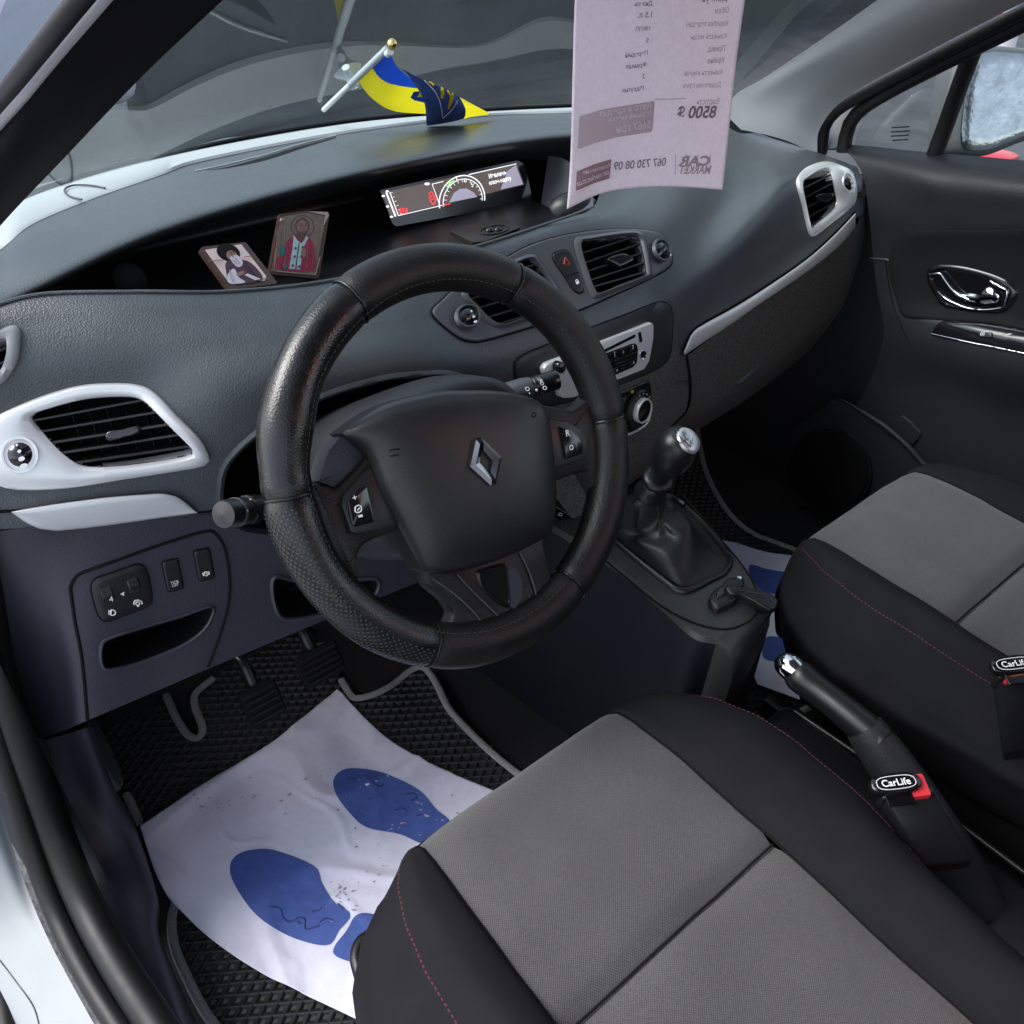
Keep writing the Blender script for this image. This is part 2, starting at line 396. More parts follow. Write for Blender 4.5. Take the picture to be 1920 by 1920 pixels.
# ================================================================ dashboard surfaces
dash = empty('dashboard', (0, .25, 0), 'dark grey moulded dashboard with silver trimmed vents and a hooded tray', 'dashboard')
ROW = [
 # c0              c1              c2               c3               c4               c5               c6               c7                c8                c9                c10               c11               c12               c13               c14
 [(-70, 600, .33), (60, 555, .32), (250, 548, .29), (420, 548, .27), (600, 530, .26), (760, 497, .255), (900, 460, .26), (1050, 412, .27), (1112, 388, .295), (1150, 320, .40), (1270, 250, .50), (1376, 236, .53), (1450, 260, .44), (1530, 285, .35), (1607, 312, .275)],
 [(-70, 640, .31), (60, 600, .30), (250, 585, .27), (420, 580, .25), (600, 560, .24), (760, 525, .24), (905, 490, .243), (1060, 432, .25), (1150, 408, .265), (1225, 375, .32), (1315, 330, .39), (1392, 290, .43), (1462, 290, .38), (1540, 300, .32), (1612, 325, .268)],
 [(-70, 720, .29), (60, 680, .275), (250, 660, .245), (420, 640, .22), (600, 630, .20), (760, 600, .20), (915, 565, .215), (1078, 500, .22), (1175, 470, .225), (1245, 440, .25), (1335, 402, .315), (1408, 350, .335), (1472, 325, .31), (1547, 315, .29), (1616, 345, .258)],
 [(-70, 830, .27), (50, 790, .265), (240, 745, .24), (420, 715, .195), (600, 700, .17), (760, 680, .165), (930, 650, .175), (1095, 600, .175), (1200, 560, .18), (1255, 535, .2), (1347, 472, .225), (1413, 412, .25), (1478, 352, .275), (1553, 335, .272), (1618, 365, .252)],
 [(-70, 900, .255), (45, 870, .25), (240, 830, .225), (420, 810, .19), (600, 790, .17), (760, 760, .165), (950, 690, .165), (1102, 625, .165), (1222, 585, .17), (1265, 590, .185), (1345, 545, .205), (1430, 475, .23), (1495, 420, .25), (1570, 385, .255), (1618, 385, .245)],
 [(-70, 995, .24), (40, 990, .23), (240, 975, .215), (420, 958, .20), (600, 900, .19), (760, 850, .185), (980, 735, .16), (1120, 668, .155), (1240, 640, .165), (1280, 662, .18), (1345, 608, .195), (1440, 540, .215), (1520, 483, .225), (1590, 420, .235), (1618, 400, .24)],
]
U = grid(ROW, 330, 130)
LOW = [
 [(-60, 1010, .255), (25, 992, .232), (150, 985, .222), (300, 972, .21), (430, 958, .20), (620, 905, .187), (780, 850, .18)],
 [(-20, 1110, .25), (60, 1100, .222), (150, 1090, .203), (300, 1050, .197), (430, 1010, .192), (640, 960, .177), (780, 930, .17)],
 [(20, 1260, .24), (100, 1240, .205), (158, 1220, .182), (300, 1180, .178), (420, 1130, .175), (650, 1060, .165), (790, 1020, .16)],
 [(62, 1390, .23), (120, 1370, .192), (166, 1350, .166), (300, 1293, .163), (400, 1250, .16), (640, 1150, .155), (800, 1085, .15)]]
L_ = grid(LOW, 150, 80)
ARCH = [(600, 745), (700, 714), (770, 703), (850, 702), (890, 730), (930, 760), (900, 880), (700, 960), (520, 1000), (430, 985), (413, 950), (418, 885), (445, 845), (500, 800)]
K4L = K4
vLo = K4((0, 590), (200, 500), (430, 432), (620, 415), (780, 425), (880, 475), (1000, 600), (1120, 720), (1180, 830), (1150, 870), (1000, 900), (700, 950), (400, 1000), (150, 1015), (20, 1000), (-90, 950), (-150, 870), (-150, 760), (-100, 660))
vLi = K4((180, 600), (300, 548), (500, 500), (700, 490), (800, 510), (880, 580), (980, 680), (1080, 780), (1085, 812), (950, 842), (700, 877), (520, 885), (430, 865), (330, 790), (240, 690))
vRo = K3((638, 1030), (660, 980), (720, 940), (800, 922), (880, 940), (945, 970), (972, 1050), (967, 1130), (930, 1180), (820, 1268), (740, 1328), (715, 1325), (698, 1280), (668, 1150))
vRi = K3((665, 1040), (700, 1005), (770, 970), (815, 965), (835, 990), (855, 1080), (860, 1140), (830, 1190), (760, 1250), (712, 1285), (698, 1240), (680, 1150))
vSo = K4((-100, 200), (0, 130), (70, 98), (108, 105), (118, 150), (105, 280), (60, 370), (0, 425), (-100, 450))
vSi = K4((-100, 260), (-10, 197), (22, 182), (38, 192), (35, 262), (0, 345), (-100, 400))
vCr = K7((1055, 150), (1130, 122), (1350, 95), (1440, 105), (1472, 170), (1500, 330), (1478, 370), (1300, 440), (1185, 482), (1150, 460), (1100, 330))
vCl = K7((270, 490), (380, 405), (560, 300), (690, 250), (745, 285), (870, 470), (850, 560), (720, 640), (640, 665), (510, 702), (420, 665), (340, 580))
cPan = K7((30, 610), (100, 530), (190, 448), (350, 340), (530, 245), (700, 155), (900, 92), (1150, 50), (1380, 40), (1560, 55), (1640, 92), (1680, 180), (1695, 260), (1660, 312), (1500, 400), (1300, 490), (1050, 600), (700, 722), (400, 808), (300, 815), (220, 790), (100, 700))
pocket = [(190, 1212), (213, 1193), (333, 1157), (396, 1137), (395, 1162), (375, 1188), (337, 1213), (262, 1243), (210, 1255), (192, 1248)]
gap = [(512, 1085), (560, 1088), (640, 1090), (705, 1085), (700, 1118), (640, 1140), (565, 1160), (522, 1152)]
SU, SL = Surf([U]), Surf([L_])
pl = lambda A: [(p.x, p.y) for p in cr(A, 80, True)]
vs, fs = cut(U, [pl(vLi), pl(vRi), pl(vSi), pl(vCr), pl(vCl), pl(ARCH)])
build('upper_fascia', vs, fs, 'dash_plastic', dash)
vs, fs = cut(L_, [pl(pocket), pl(gap), pl(ARCH)])
lowp = build('lower_fascia', vs, fs, 'lower_plastic', dash)
# underside of the lower fascia
e = [L_[0][79*150+i] for i in range(150)]
build('lower_fascia_edge', e+[p+V((0, .006, -.006)) for p in e]+[p+V((0, .10, .0)) for p in e], gridf(150, 3), 'lower_plastic', dash, face=False)
# pad over the instruments
A_ = [(-80, 465, .62), (0, 420, .68), (60, 372, .70), (300, 300, .76), (640, 236, .80), (900, 213, .76), (1070, 204, .69), (1230, 196, .62)]
C_ = [(-80, 625, .28), (0, 573, .33), (70, 535, .352), (290, 433, .398), (560, 350, .43), (850, 284, .44), (1065, 254, .42), (1190, 268, .40)]
cA, cC = [pt(c) for c in A_], [pt(c) for c in C_]
fwd = [a+V((0, .10, -.05)) for a in cA]
m1 = [a.lerp(c, .33)+V((0, 0, .002)) for a, c in zip(cA, cC)]; m2 = [a.lerp(c, .7)+V((0, 0, .006)) for a, c in zip(cA, cC)]
m3 = [a.lerp(c, .92)+V((0, 0, .005)) for a, c in zip(cA, cC)]
lipb = [c+V((0, .008, -.010)) for c in cC]; und = [c+V((0, .05, -.030)) for c in cC]; und2 = [c+V((0, .12, -.065)) for c in cC]
PAD = grid([fwd, cA, m1, m2, m3, cC, lipb, und, und2], 200, 90); SP = Surf([PAD])
build('instrument_pad', *PAD, 'dash_plastic', dash)
B_ = [(-80, 520), (0, 470), (60, 422), (170, 375), (300, 330), (380, 303), (640, 252), (900, 219), (1070, 212), (1200, 206)]
band('windscreen_edge_strip', [(c[0], c[1]+2) for c in A_], B_, SP, [(0, .003), (.05, .004), (.95, .004), (1, .0005)], 'strip_white', dash, closed=False, n=80)
band('demister_slot', K1((1160, 962), (1300, 935), (1500, 880), (1700, 820), (1890, 772)), K1((1170, 960), (1310, 941), (1500, 900), (1700, 835), (1890, 776)), SP, [(0, .0004), (.5, .0008), (1, .0004)], 'matte_black', dash, closed=False)
dtube('demister_highlight', K1((1100, 965), (1250, 935), (1500, 872), (1700, 812), (1890, 765)), SP, .0011, 'strip_white', dash, .0008)  # white tube paints the soft highlight along the slot
dtube('loose_cable', K1((600, 1085), (520, 1070), (430, 1068), (380, 1085), (375, 1110), (410, 1135), (470, 1150)), SP, .0012, 'grey_panel', dash, .006)
# tray behind the pad: floor, back, ends
D_ = [pt(c)+V((0, .002, -.002)) for c in ROW[0][:9]]
xs = [p.x for p in D_]
f1 = [p+V((0, .02, -.022)) for p in D_]; f2 = [V((p.x*1.0+.02, .46, .715+.02*max(0, -p.x-.35))) for p in D_]; f3 = [V((p.x+.03, .57, .715)) for p in D_]; f4 = [V((p.x+.03, .58, .742)) for p in D_]
TR = grid([D_, f1, f2, f3, f4], 90, 40); ST = Surf([TR])
build('instrument_tray', *TR, 'satin_black', dash)
wl = [V((.16, .60, .82)), V((.16, .60, .70)), V((.155, .45, .70)), V((.145, .34, .715)), V((.13, .31, .745)), V((.15, .36, .79)), V((.17, .42, .81))]
rw = grid([[(1028, 292, .455), (1055, 297, .42), (1085, 318, .375), (1105, 345, .345)], [(1020, 345, .44), (1050, 345, .405), (1085, 355, .35), (1110, 368, .318)], [(1008, 420, .41), (1040, 412, .36), (1080, 398, .315), (1114, 388, .295)]], 24, 20)
build('tray_end_wall', *rw, 'grey_panel', dash)
lathe('tray_bump', [(.0, .012), (.012, .010), (.02, .004), (.024, -.004)], P(1078, 384, Y=.325), (-.2, -.5, .8), 'satin_black', dash, 24, xs=1.5)
dtube('tray_rim', [(c[0], c[1]) for c in ROW[0][0:9]], SU, .0018, 'dash_plastic', dash, .001, n=80)
lathe('tray_side_lamp', [(.0, .004), (.010, .003), (.018, -.002), (.021, -.010)], P(255, 525, Y=.39), (.5, -.8, .35), 'matte_black', dash, 24)
# soft edge round the steering column arch and the dark room behind it
dtube('column_arch_edge', ARCH, SU, .005, 'dash_plastic', dash, -.002, n=120, closed=True)
cavity('column_arch', ARCH, SU, .16, 'matte_black', dash, 90)
cavity('pocket', pocket, SL, .06, 'matte_black', dash)
dtube('pocket_edge', pocket, SL, .0022, 'lower_plastic', dash, 0, n=80, closed=True)
cavity('knee_opening', gap, SL, .08, 'matte_black', dash)
dtube('knee_opening_edge', gap, SL, .003, 'lower_plastic', dash, 0, n=70, closed=True)
# panel joints of the lower fascia
dtube('panel_joint', K4((395, 1570), (410, 1530), (450, 1488), (600, 1432), (900, 1325), (1150, 1250), (1215, 1265), (1265, 1350), (1290, 1500), (1285, 1650), (1240, 1820), (1170, 2010)), SL, .0018, 'matte_black', dash, .0003, n=90)
dtube('panel_joint', K4((395, 1570), (420, 1750), (450, 1900), (470, 2050), (492, 2310)), SL, .0018, 'matte_black', dash, .0003, n=50)
dtube('panel_joint', [(-20, 965), (22, 958), (200, 962), (340, 962), (372, 961), (415, 956)], SU, .0016, 'matte_black', dash, .0003)
# ---------------------------------------------------------------- silver strips
lA, lB = lin(K4((65, 1139), (180, 1119), (300, 1100), (450, 1079), (600, 1060), (750, 1047), (900, 1036), (985, 1047), (1050, 1090), (1110, 1143)), 24, False), lin(K4((65, 1142), (130, 1190), (210, 1232), (320, 1245), (460, 1232), (600, 1215), (750, 1194), (900, 1172), (1110, 1146)), 24, False)
srows = [[(a.x+(b.x-a.x)*t_, a.y+(b.y-a.y)*t_, .2275-.027*k_/23+dy_) for k_, (a, b) in enumerate(zip(lA, lB))] for t_, dy_ in ((-.02, .010), (0, 0), (.07, -.004), (.5, -.0055), (.93, -.004), (1, 0), (1.02, .010))]
build('silver_strip', *grid(srows, 70, 18), 'silver', dash)
# ---------------------------------------------------------------- vents
def vent(name, Ao, Ai, surf, fm, slats, tab, label, depth=.05, prof=None, parts=True):
    prof = prof or [(0, -.001), (0, .003), (.08, .0055), (.5, .0075), (.88, .006), (1, .002), (1, -.012)]
    fr = pband(name, Ao, Ai, surf, prof, fm, dash); fr['label'] = label
    cavity('duct', Ai, surf, depth, 'matte_black', fr)
    for a, b in slats:
        (p, n1), (q, n2) = surf.hit(*a), surf.hit(*b); nn = (n1+n2).normalized(); d = (q-p).normalized()
        bar('slat', p-d*.002-nn*.007, q+d*.002-nn*.007, nn, .007, .0013, 'satin_black', fr)
    if tab: plate('tab', tab, SurfOff(surf, .0), .006, 'gloss_black', fr, edge=.002, n=24, sink=.012)
    return fr
class SurfOff:
    def __init__(s, q, h): s.q, s.h = q, h
    def hit(s, x, y): l, n = s.q.hit(x, y); return l+n*s.h, n
def clipline(a, b, A):
    """longest part of the pixel line a-b inside outline A"""
    A = pl(A); ts = [k/200 for k in range(-100, 301)]
    ins = [t for t in ts if inpoly(a[0]+(b[0]-a[0])*t, a[1]+(b[1]-a[1])*t, A)]
    if not ins: return None
    t0, t1 = min(ins), max(ins); return (a[0]+(b[0]-a[0])*t0, a[1]+(b[1]-a[1])*t0), (a[0]+(b[0]-a[0])*t1, a[1]+(b[1]-a[1])*t1)
def sl(Kf, A, *L): return [c for c in (clipline(*Kf(*q), A) for q in L) if c]
def knob(c, rx, ry, surf, par, dots, rot=0, rim='silver'):
    """air-flow knob: rim, dome and white dots"""
    if rim: pband('knob_rim', ell(*c, rx*1.28, ry*1.28, rot=rot), ell(*c, rx*.98, ry*.98, rot=rot), surf, [(0, .004), (.3, .0085), (.8, .0085), (1, .003)], rim, par, 40)
    k = plate('knob', ell(*c, rx, ry, rot=rot), surf, .006, 'gloss_black', par, dome=.006, n=32)
    for (x, y, a, b) in dots: drape_poly('knob_dot', ell(x, y, a, b, 10, -.35), SurfOff(surf, .0115), 'white_print', par, .0004, 14, rings=1)
    return k
v = vent('air_vent', vLo, vLi, SU, 'silver', sl(K4, vLi, ((230, 618), (800, 512)), ((230, 688), (890, 578)), ((290, 752), (960, 647)), ((350, 810), (1020, 706)), ((430, 866), (1085, 770))), K4((600, 690), (700, 668), (785, 652), (792, 685), (700, 715), (608, 735)), 'silver framed air vent at the driver end of the dashboard')
for k in range(6):
    (p, n1) = SU.hit(*K4((380+100*k, 560))[0]); (q, n2) = SU.hit(*K4((480+100*k, 850))[0]); bar('vane', p-n1*.028, q-n2*.028, n1, .006, .0007, 'satin_black', v)
knob(K4((113, 815))[0], 30, 28, SU, v, [(*K4((100, 762))[0], 2.6, 2.6), (*K4((115, 797))[0], 4, 3), (*K4((127, 836))[0], 6.5, 4), (*K4((137, 872))[0], 8, 4)])
v = vent('air_vent', vRo, vRi, SU, 'silver', sl(K3, vRi, ((668, 1065), (828, 985)), ((675, 1120), (850, 1030)), ((685, 1175), (858, 1085)), ((695, 1230), (855, 1140)), ((705, 1275), (800, 1220))), K3((735, 1108), (770, 1090), (830, 1088), (828, 1115), (790, 1136)), 'silver framed air vent at the passenger end of the dashboard')
knob(K3((913, 1037))[0], 8.5, 14.5, SU, v, [(*K3((906, 1012))[0], 1.5, 1.5), (*K3((914, 1030))[0], 2, 2), (*K3((922, 1050))[0], 2.4, 2.4), (*K3((928, 1070))[0], 2.6, 2.6)], -.25)
v = vent('air_vent', vSo, vSi, SU, 'vent_grey', sl(K4, vSi, ((-60, 250), (35, 215)), ((-60, 330), (35, 290))), None, 'small grey demister vent cut by the left edge')
# ---------------------------------------------------------------- centre vent panel
SC = SurfOff(SU, .004)
cp = plate('centre_vent_panel', cPan, SU, .004, 'grey_panel', dash, edge=.003, n=140, rings=26)
me = cp.data; bm = bmesh.new(); bm.from_mesh(me)
P1, P2 = pl(scl(vCr, 1.03)), pl(scl(vCl, 1.03))
bmesh.ops.delete(bm, geom=[f for f in bm.faces if (lambda q: inpoly(*q, P1) or inpoly(*q, P2))(pix(f.calc_center_median()))], context='FACES'); bm.to_mesh(me); bm.free()
pr2 = [(0, -.001), (.3, .003), (.75, .0045), (1, .001), (1, -.012)]
v = vent('air_vent', scl(vCr, 1.22), vCr, SC, 'grey_panel', sl(K7, vCr, ((1060, 208), (1370, 115)), ((1075, 278), (1445, 152)), ((1090, 338), (1465, 212)), ((1115, 398), (1480, 277)), ((1135, 443), (1485, 342))), K7((1225, 257), (1330, 223), (1402, 258), (1395, 275), (1310, 315), (1290, 305)), 'grey centre air vent nearer the passenger, beside the hazard switch', prof=pr2)
knob(K7((1590, 200))[0], 12, 17, SC, v, [(*K7((1625, 240))[0], 1.5, 2.2)], -.35, 'grey_panel')
v = vent('air_vent', scl(vCl, 1.16), vCl, SC, 'grey_panel', sl(K7, vCl, ((290, 525), (800, 372)), ((345, 590), (840, 442)), ((425, 650), (860, 520)), ((500, 697), (800, 607)), ((560, 400), (760, 340)), ((600, 320), (740, 285))), None, 'grey centre air vent half hidden by the wheel rim', prof=pr2)
knob(K7((252, 660))[0], 19, 19, SC, v, [(*K7((256, 643))[0], 2, 2), (*K7((272, 682))[0], 2.8, 2.5), (*K7((284, 716))[0], 3.8, 2.2)], 0, 'grey_panel')
hz = plate('hazard_switch', K7((857, 225), (890, 197), (955, 190), (982, 220), (1032, 340), (1070, 462), (1050, 487), (1020, 480), (988, 448), (938, 370), (880, 285)), SC, .0025, 'satin_black', dash, edge=.0015)
HS = SurfOff(SC, .0025)
dtube('switch_joint', K7((938, 374), (985, 362), (1032, 345)), HS, .0007, 'matte_black', hz, .0002, 12)
dtube('hazard_triangle', K7((928, 290), (972, 292), (938, 242), (928, 290)), HS, .0008, 'red_print', hz, .0003, 30, smooth=False)
drape_poly('lock_symbol', K7((1010, 415), (1030, 405), (1036, 424), (1016, 433)), HS, 'white_print', hz, .0006, 16, False, 1)
dtube('lock_shackle', K7((1013, 412), (1014, 400), (1022, 398), (1028, 408)), HS, .0005, 'white_print', hz, .0003, 12)
dtube('switch_surround', K7((857, 225), (890, 197), (955, 190), (982, 220), (1032, 340), (1070, 462), (1050, 487), (1020, 480), (988, 448), (938, 370), (880, 285)), SC, .001, 'matte_black', hz, .0005, 60, True)
dtube('centre_panel_joint', cPan, SU, .0016, 'matte_black', dash, .0008, 140, True)
# ================================================================ centre stack and glove box
CS = grid([
 [(930, 790, .17), (1000, 728, .162), (1120, 668, .157), (1235, 636, .166), (1284, 664, .181)],
 [(975, 850, .155), (1050, 800, .148), (1150, 735, .147), (1245, 710, .160), (1291, 720, .181)],
 [(1040, 930, .14), (1100, 890, .134), (1180, 840, .136), (1250, 790, .155), (1285, 770, .178)],
 [(1090, 1000, .135), (1120, 950, .13), (1185, 890, .135), (1235, 845, .15), (1250, 820, .168)],
 [(1090, 1040, .15), (1130, 985, .15), (1190, 915, .155), (1238, 870, .17), (1258, 845, .19)]], 80, 70)
SCS = Surf([U, CS])
build('centre_stack', *CS, 'felt', dash)
GB = grid([
 [(1287, 668, .183), (1347, 624, .199), (1413, 579, .211), (1480, 532, .221), (1547, 482, .231), (1602, 424, .240), (1618, 404, .246)],
 [(1294, 715, .186), (1360, 672, .202), (1430, 618, .214), (1500, 565, .224), (1562, 520, .234), (1608, 470, .243), (1622, 440, .25)],
 [(1288, 765, .190), (1350, 722, .205), (1428, 668, .218), (1500, 610, .228), (1560, 562, .238), (1606, 515, .247), (1622, 490, .254)],
 [(1262, 800, .20), (1340, 760, .216), (1425, 705, .23), (1495, 650, .24), (1555, 600, .25), (1600, 560, .258), (1620, 530, .264)],
 [(1262, 830, .25), (1335, 790, .27), (1420, 735, .285), (1490, 680, .295), (1548, 635, .305), (1598, 590, .31), (1618, 560, .315)]], 110, 60)
SG = Surf([GB])
gb = build('glove_box', *GB, 'felt', dash); gb['label'] = 'grey grained glove box lid under the silver strip'
dtube('glove_box_joint', [(1287, 668), (1294, 715), (1290, 762), (1268, 790), (1252, 806)], Surf([CS, GB]), .0022, 'matte_black', dash, .0005, 40)
band('glove_box_handle', KR((300, 715), (340, 680), (390, 640), (435, 615)), KR((305, 722), (350, 705), (400, 660), (435, 622)), SG, [(0, 0), (.2, .005), (.8, .005), (1, 0)], 'grey_panel', dash, closed=False, n=24)
band('glove_box_handle_edge', KR((440, 568), (480, 540), (545, 500)), KR((442, 572), (484, 546), (547, 503)), SG, [(0, 0), (.5, .003), (1, 0)], 'grey_panel', dash, closed=False, n=16)
sR = [(1282, 660), (1297, 627), (1317, 610), (1380, 575), (1447, 533), (1513, 487), (1563, 443), (1604, 400)]
sB = [(1284, 666), (1316, 644), (1365, 612), (1425, 570), (1480, 533), (1537, 492), (1580, 455), (1604, 425)]
sY = (.172, .178, .182, .192, .203, .212, .220, .227)
srows = []
for t_, dy_ in ((-.02, .012), (0, .002), (.06, -.002), (.5, -.004), (.95, -.001), (1.0, .006)):
    srows.append([(a[0]+(b[0]-a[0])*t_, a[1]+(b[1]-a[1])*t_, y_+dy_) for a, b, y_ in zip(sR, sB, sY)])
build('silver_strip', *grid(srows, 90, 16), 'silver', dash)
dtube('strip_joint', [(x-1, y-3) for x, y in sR], Surf([U, GB, CS]), .0016, 'matte_black', dash, .0003, 70)
build('fascia_end', *grid([[(1604, 322, .27), (1618, 330, .27), (1624, 345, .30)], [(1610, 400, .245), (1624, 400, .26), (1630, 400, .30)], [(1608, 470, .246), (1624, 470, .262), (1634, 470, .31)], [(1602, 560, .262), (1622, 540, .27), (1632, 540, .33)]], 10, 30), 'dash_plastic', dash)
# ---------------------------------------------------------------- radio
rh = K7((605, 985), (625, 935), (700, 890), (1000, 770), (1350, 638), (1590, 547), (1665, 557), (1692, 612), (1695, 720), (1678, 900), (1620, 980), (1450, 1060), (1250, 1135), (900, 1245), (700, 1240), (625, 1120))
hous = plate('radio_housing', rh, SCS, .003, 'housing_dark', dash, edge=.002, n=90, rings=6)
dtube('radio_housing_joint', rh, SCS, .0017, 'matte_black', hous, .001, 110, True)
RP = plane3(SCS.hit(*K7((820, 1000))[0])[0], SCS.hit(*K7((1530, 700))[0])[0], SCS.hit(*K7((1400, 1030))[0])[0]).up(.006)
radio = slab('radio', rp(K7((793, 1000), (815, 962), (1165, 820), (1540, 678), (1553, 700), (1552, 790), (1525, 940), (1490, 1000), (1280, 1083), (1000, 1195), (925, 1200), (905, 1130), (870, 1060), (810, 1050)), 4), RP, .005, 'silver', dash, back=.012, bev=.001)
radio['label'] = 'silver faced car radio with disc slot and black keys'
RF = RP.up(.0052)
slab('disc_slot', rp(K7((1190, 888), (1440, 764), (1448, 772), (1440, 786), (1195, 908)), 1), RF, .0003, 'matte_black', radio)
slab('usb_slot', rp(K7((1463, 752), (1482, 745), (1493, 812), (1475, 822)), 2), RF, .0004, 'matte_black', radio)
pband('socket_ring', ell(*K7((1497, 905))[0], 7, 9), ell(*K7((1497, 905))[0], 5, 6.5), RF, [(0, 0), (.4, .0012), (1, .0002)], 'chrome', radio, 24)
slab('socket', ell(*K7((1497, 905))[0], 5, 6.5), RF, .0003, 'matte_black', radio)
slab('disc_label', rp(K7((1190, 838), (1222, 824), (1226, 830), (1192, 845)), 1), RF, .0002, 'white_print', radio)
slab('usb_label', rp(K7((1415, 742), (1440, 732), (1442, 742), (1418, 752)), 1), RF, .0002, 'white_print', radio)
slab('key_bed', rp(K7((1090, 950), (1430, 825), (1452, 830), (1462, 870), (1455, 960), (1430, 990), (1275, 1058), (1120, 1110)), 4), RF, .0004, 'matte_black', radio)
for q in [((1280, 888), (1320, 872), (1326, 915), (1288, 930)), ((1330, 868), (1385, 848), (1390, 890), (1336, 911)), ((1394, 845), (1442, 830), (1447, 868), (1399, 886)),
          ((1225, 912), (1272, 893), (1280, 932), (1232, 950)), ((1290, 945), (1445, 880), (1452, 915), (1300, 980)), ((1232, 962), (1284, 945), (1292, 985), (1240, 1003)),
          ((1265, 1010), (1330, 982), (1335, 1012), (1275, 1040)), ((1338, 980), (1390, 957), (1396, 985), (1343, 1008)), ((1397, 955), (1448, 930), (1450, 955), (1402, 982))]:
    slab('radio_key', rp(K7(*q), 1.5, 3), RF.up(.0004), .0018, 'gloss_black', radio, bev=.0005)
for s_, a, b in (('1', (1298, 918), (1301.5, 916.8)), ('2', (1356, 893), (1364, 890)), ('3', (1420, 866), (1430, 863)), ('4', (1310, 1024), (1320, 1020)), ('6', (1428, 968), (1436, 965))):
    text('key_digit', s_, *K7(a, b), RF.up(.0023), 'white_print', radio)
slab('key_lamp', K7((1240, 985), (1262, 977), (1263, 983), (1241, 991)), RF.up(.0023), .0002, 'white_print', radio)
slab('arrow_mark', K7((828, 1022), (858, 1005), (852, 1030)), RF, .0003, 'white_print', radio)
plate('volume_knob', ell(*K7((900, 985))[0], 8, 11), RF, .010, 'gloss_black', radio, dome=.002, n=24)
# ---------------------------------------------------------------- climate controls
cl = plate('climate_panel', K7((1180, 1230), (1310, 1178), (1515, 1090), (1540, 1105), (1548, 1200), (1532, 1340), (1480, 1405), (1380, 1450), (1250, 1500), (1200, 1400)), SCS, .003, 'gloss_black', dash, edge=.0015, n=60)
dtube('climate_panel_lit_edge', K7((1375, 1457), (1440, 1430), (1500, 1390), (1530, 1345), (1546, 1270)), SCS, .0022, 'silver', cl, .002, 30)  # silver line paints the lit lower edge of the panel
dtube('climate_panel_rim', K7((1310, 1172), (1420, 1128), (1515, 1086)), SCS, .0013, 'grey_panel', cl, .002, 20)
CP = plane3(*[SCS.hit(*q)[0] for q in K7((1360, 1200), (1530, 1150), (1440, 1380))]).up(.004)
dc, dn = CP.hit(*K7((1458, 1280))[0])
lathe('dial_base', [(.029, 0), (.029, .004), (.027, .006), (.0, .006)], dc, dn, 'satin_black', cl, 40)
lathe('dial_ring', [(.0165, .004), (.0185, .006), (.0188, .012), (.0178, .0140), (.0165, .0140), (.0157, .0125)], dc, dn, 'silver', cl, 40)
lathe('dial_cap', [(.0160, .008), (.0158, .0126), (.014, .0134), (0, .0134)], dc, dn, 'gloss_black', cl, 36)
for k in range(9):
    an = rad(100+22*k); sdir = dn.cross(V((0, 0, 1))).normalized(); tdir = dn.cross(sdir)
    lathe('dial_dot', [(.0009, .006), (.0009, .0066), (0, .0066)], dc+(sdir*math.cos(an)+tdir*math.sin(an))*.0240, dn, 'white_print', cl, 8)
drape_poly('dial_symbol', ell(*K7((1420, 1160))[0], 3, 3.5, 8), CP, M('flag_yellow'), cl, .001, 10, rings=1)
# ---------------------------------------------------------------- switches left of the wheel
sw = plate('switch_cluster', K4((512, 1565), (535, 1515), (600, 1490), (700, 1455), (775, 1432), (815, 1455), (838, 1530), (850, 1620), (835, 1662), (720, 1710), (610, 1750), (570, 1742), (540, 1690)), SL, .0022, 'satin_black', dash, edge=.0012, n=70)
dtube('switch_cluster_joint', K4((512, 1565), (535, 1515), (600, 1490), (700, 1455), (775, 1432), (815, 1455), (838, 1530), (850, 1620), (835, 1662), (720, 1710), (610, 1750), (570, 1742), (540, 1690)), SL, .0012, 'matte_black', sw, .001, 70, True)
SW = SurfOff(SL, .0022)
for c0, c1 in (((585, 1555), (615, 1655)), ((735, 1505), (760, 1595))):
    (p, n1), (q, n2) = SW.hit(*K4(c0)[0]), SW.hit(*K4(c1)[0]); mid = (p+q)/2; ax = n1.cross(q-p).normalized(); R_ = (q-p).length*.55
    lathe('thumb_wheel', [(R_*.9, -.0055), (R_, -.0045), (R_*1.0, 0), (R_, .0045), (R_*.9, .0055)], mid-n1*R_*.62, ax, 'satin_black', sw, 26)
for nm, s_, a, b in (('dial_digit', '4', (600, 1628), (622, 1622)),):
    text(nm, s_, *K4(a, b), SurfOff(SW, .0085), 'white_print', sw)
slab('pointer_mark', K4((672, 1598), (695, 1585), (693, 1608)), SW, .0004, 'white_print', sw)
dtube('headlamp_symbol', K4((622, 1685), (640, 1690), (645, 1705), (635, 1715), (620, 1712), (622, 1685)), SW, .0007, 'white_print', sw, .0006, 30)
for k in range(3): dtube('beam_mark', K4((606, 1690+9*k), (615, 1692+9*k)), SW, .0006, 'white_print', sw, .0006, 4)
dtube('lamp_symbol', ell(*K4((770, 1650))[0], 3.4, 3.4, 8), SW, .0007, 'white_print', sw, .0006, 24, True)
dtube('lamp_arc', K4((748, 1655), (752, 1637), (770, 1630), (790, 1638), (795, 1652)), SW, .0007, 'white_print', sw, .0006, 20)
slab('lamp_base', K4((766, 1660), (776, 1658), (778, 1668), (769, 1670)), SW, .0004, 'white_print', sw)
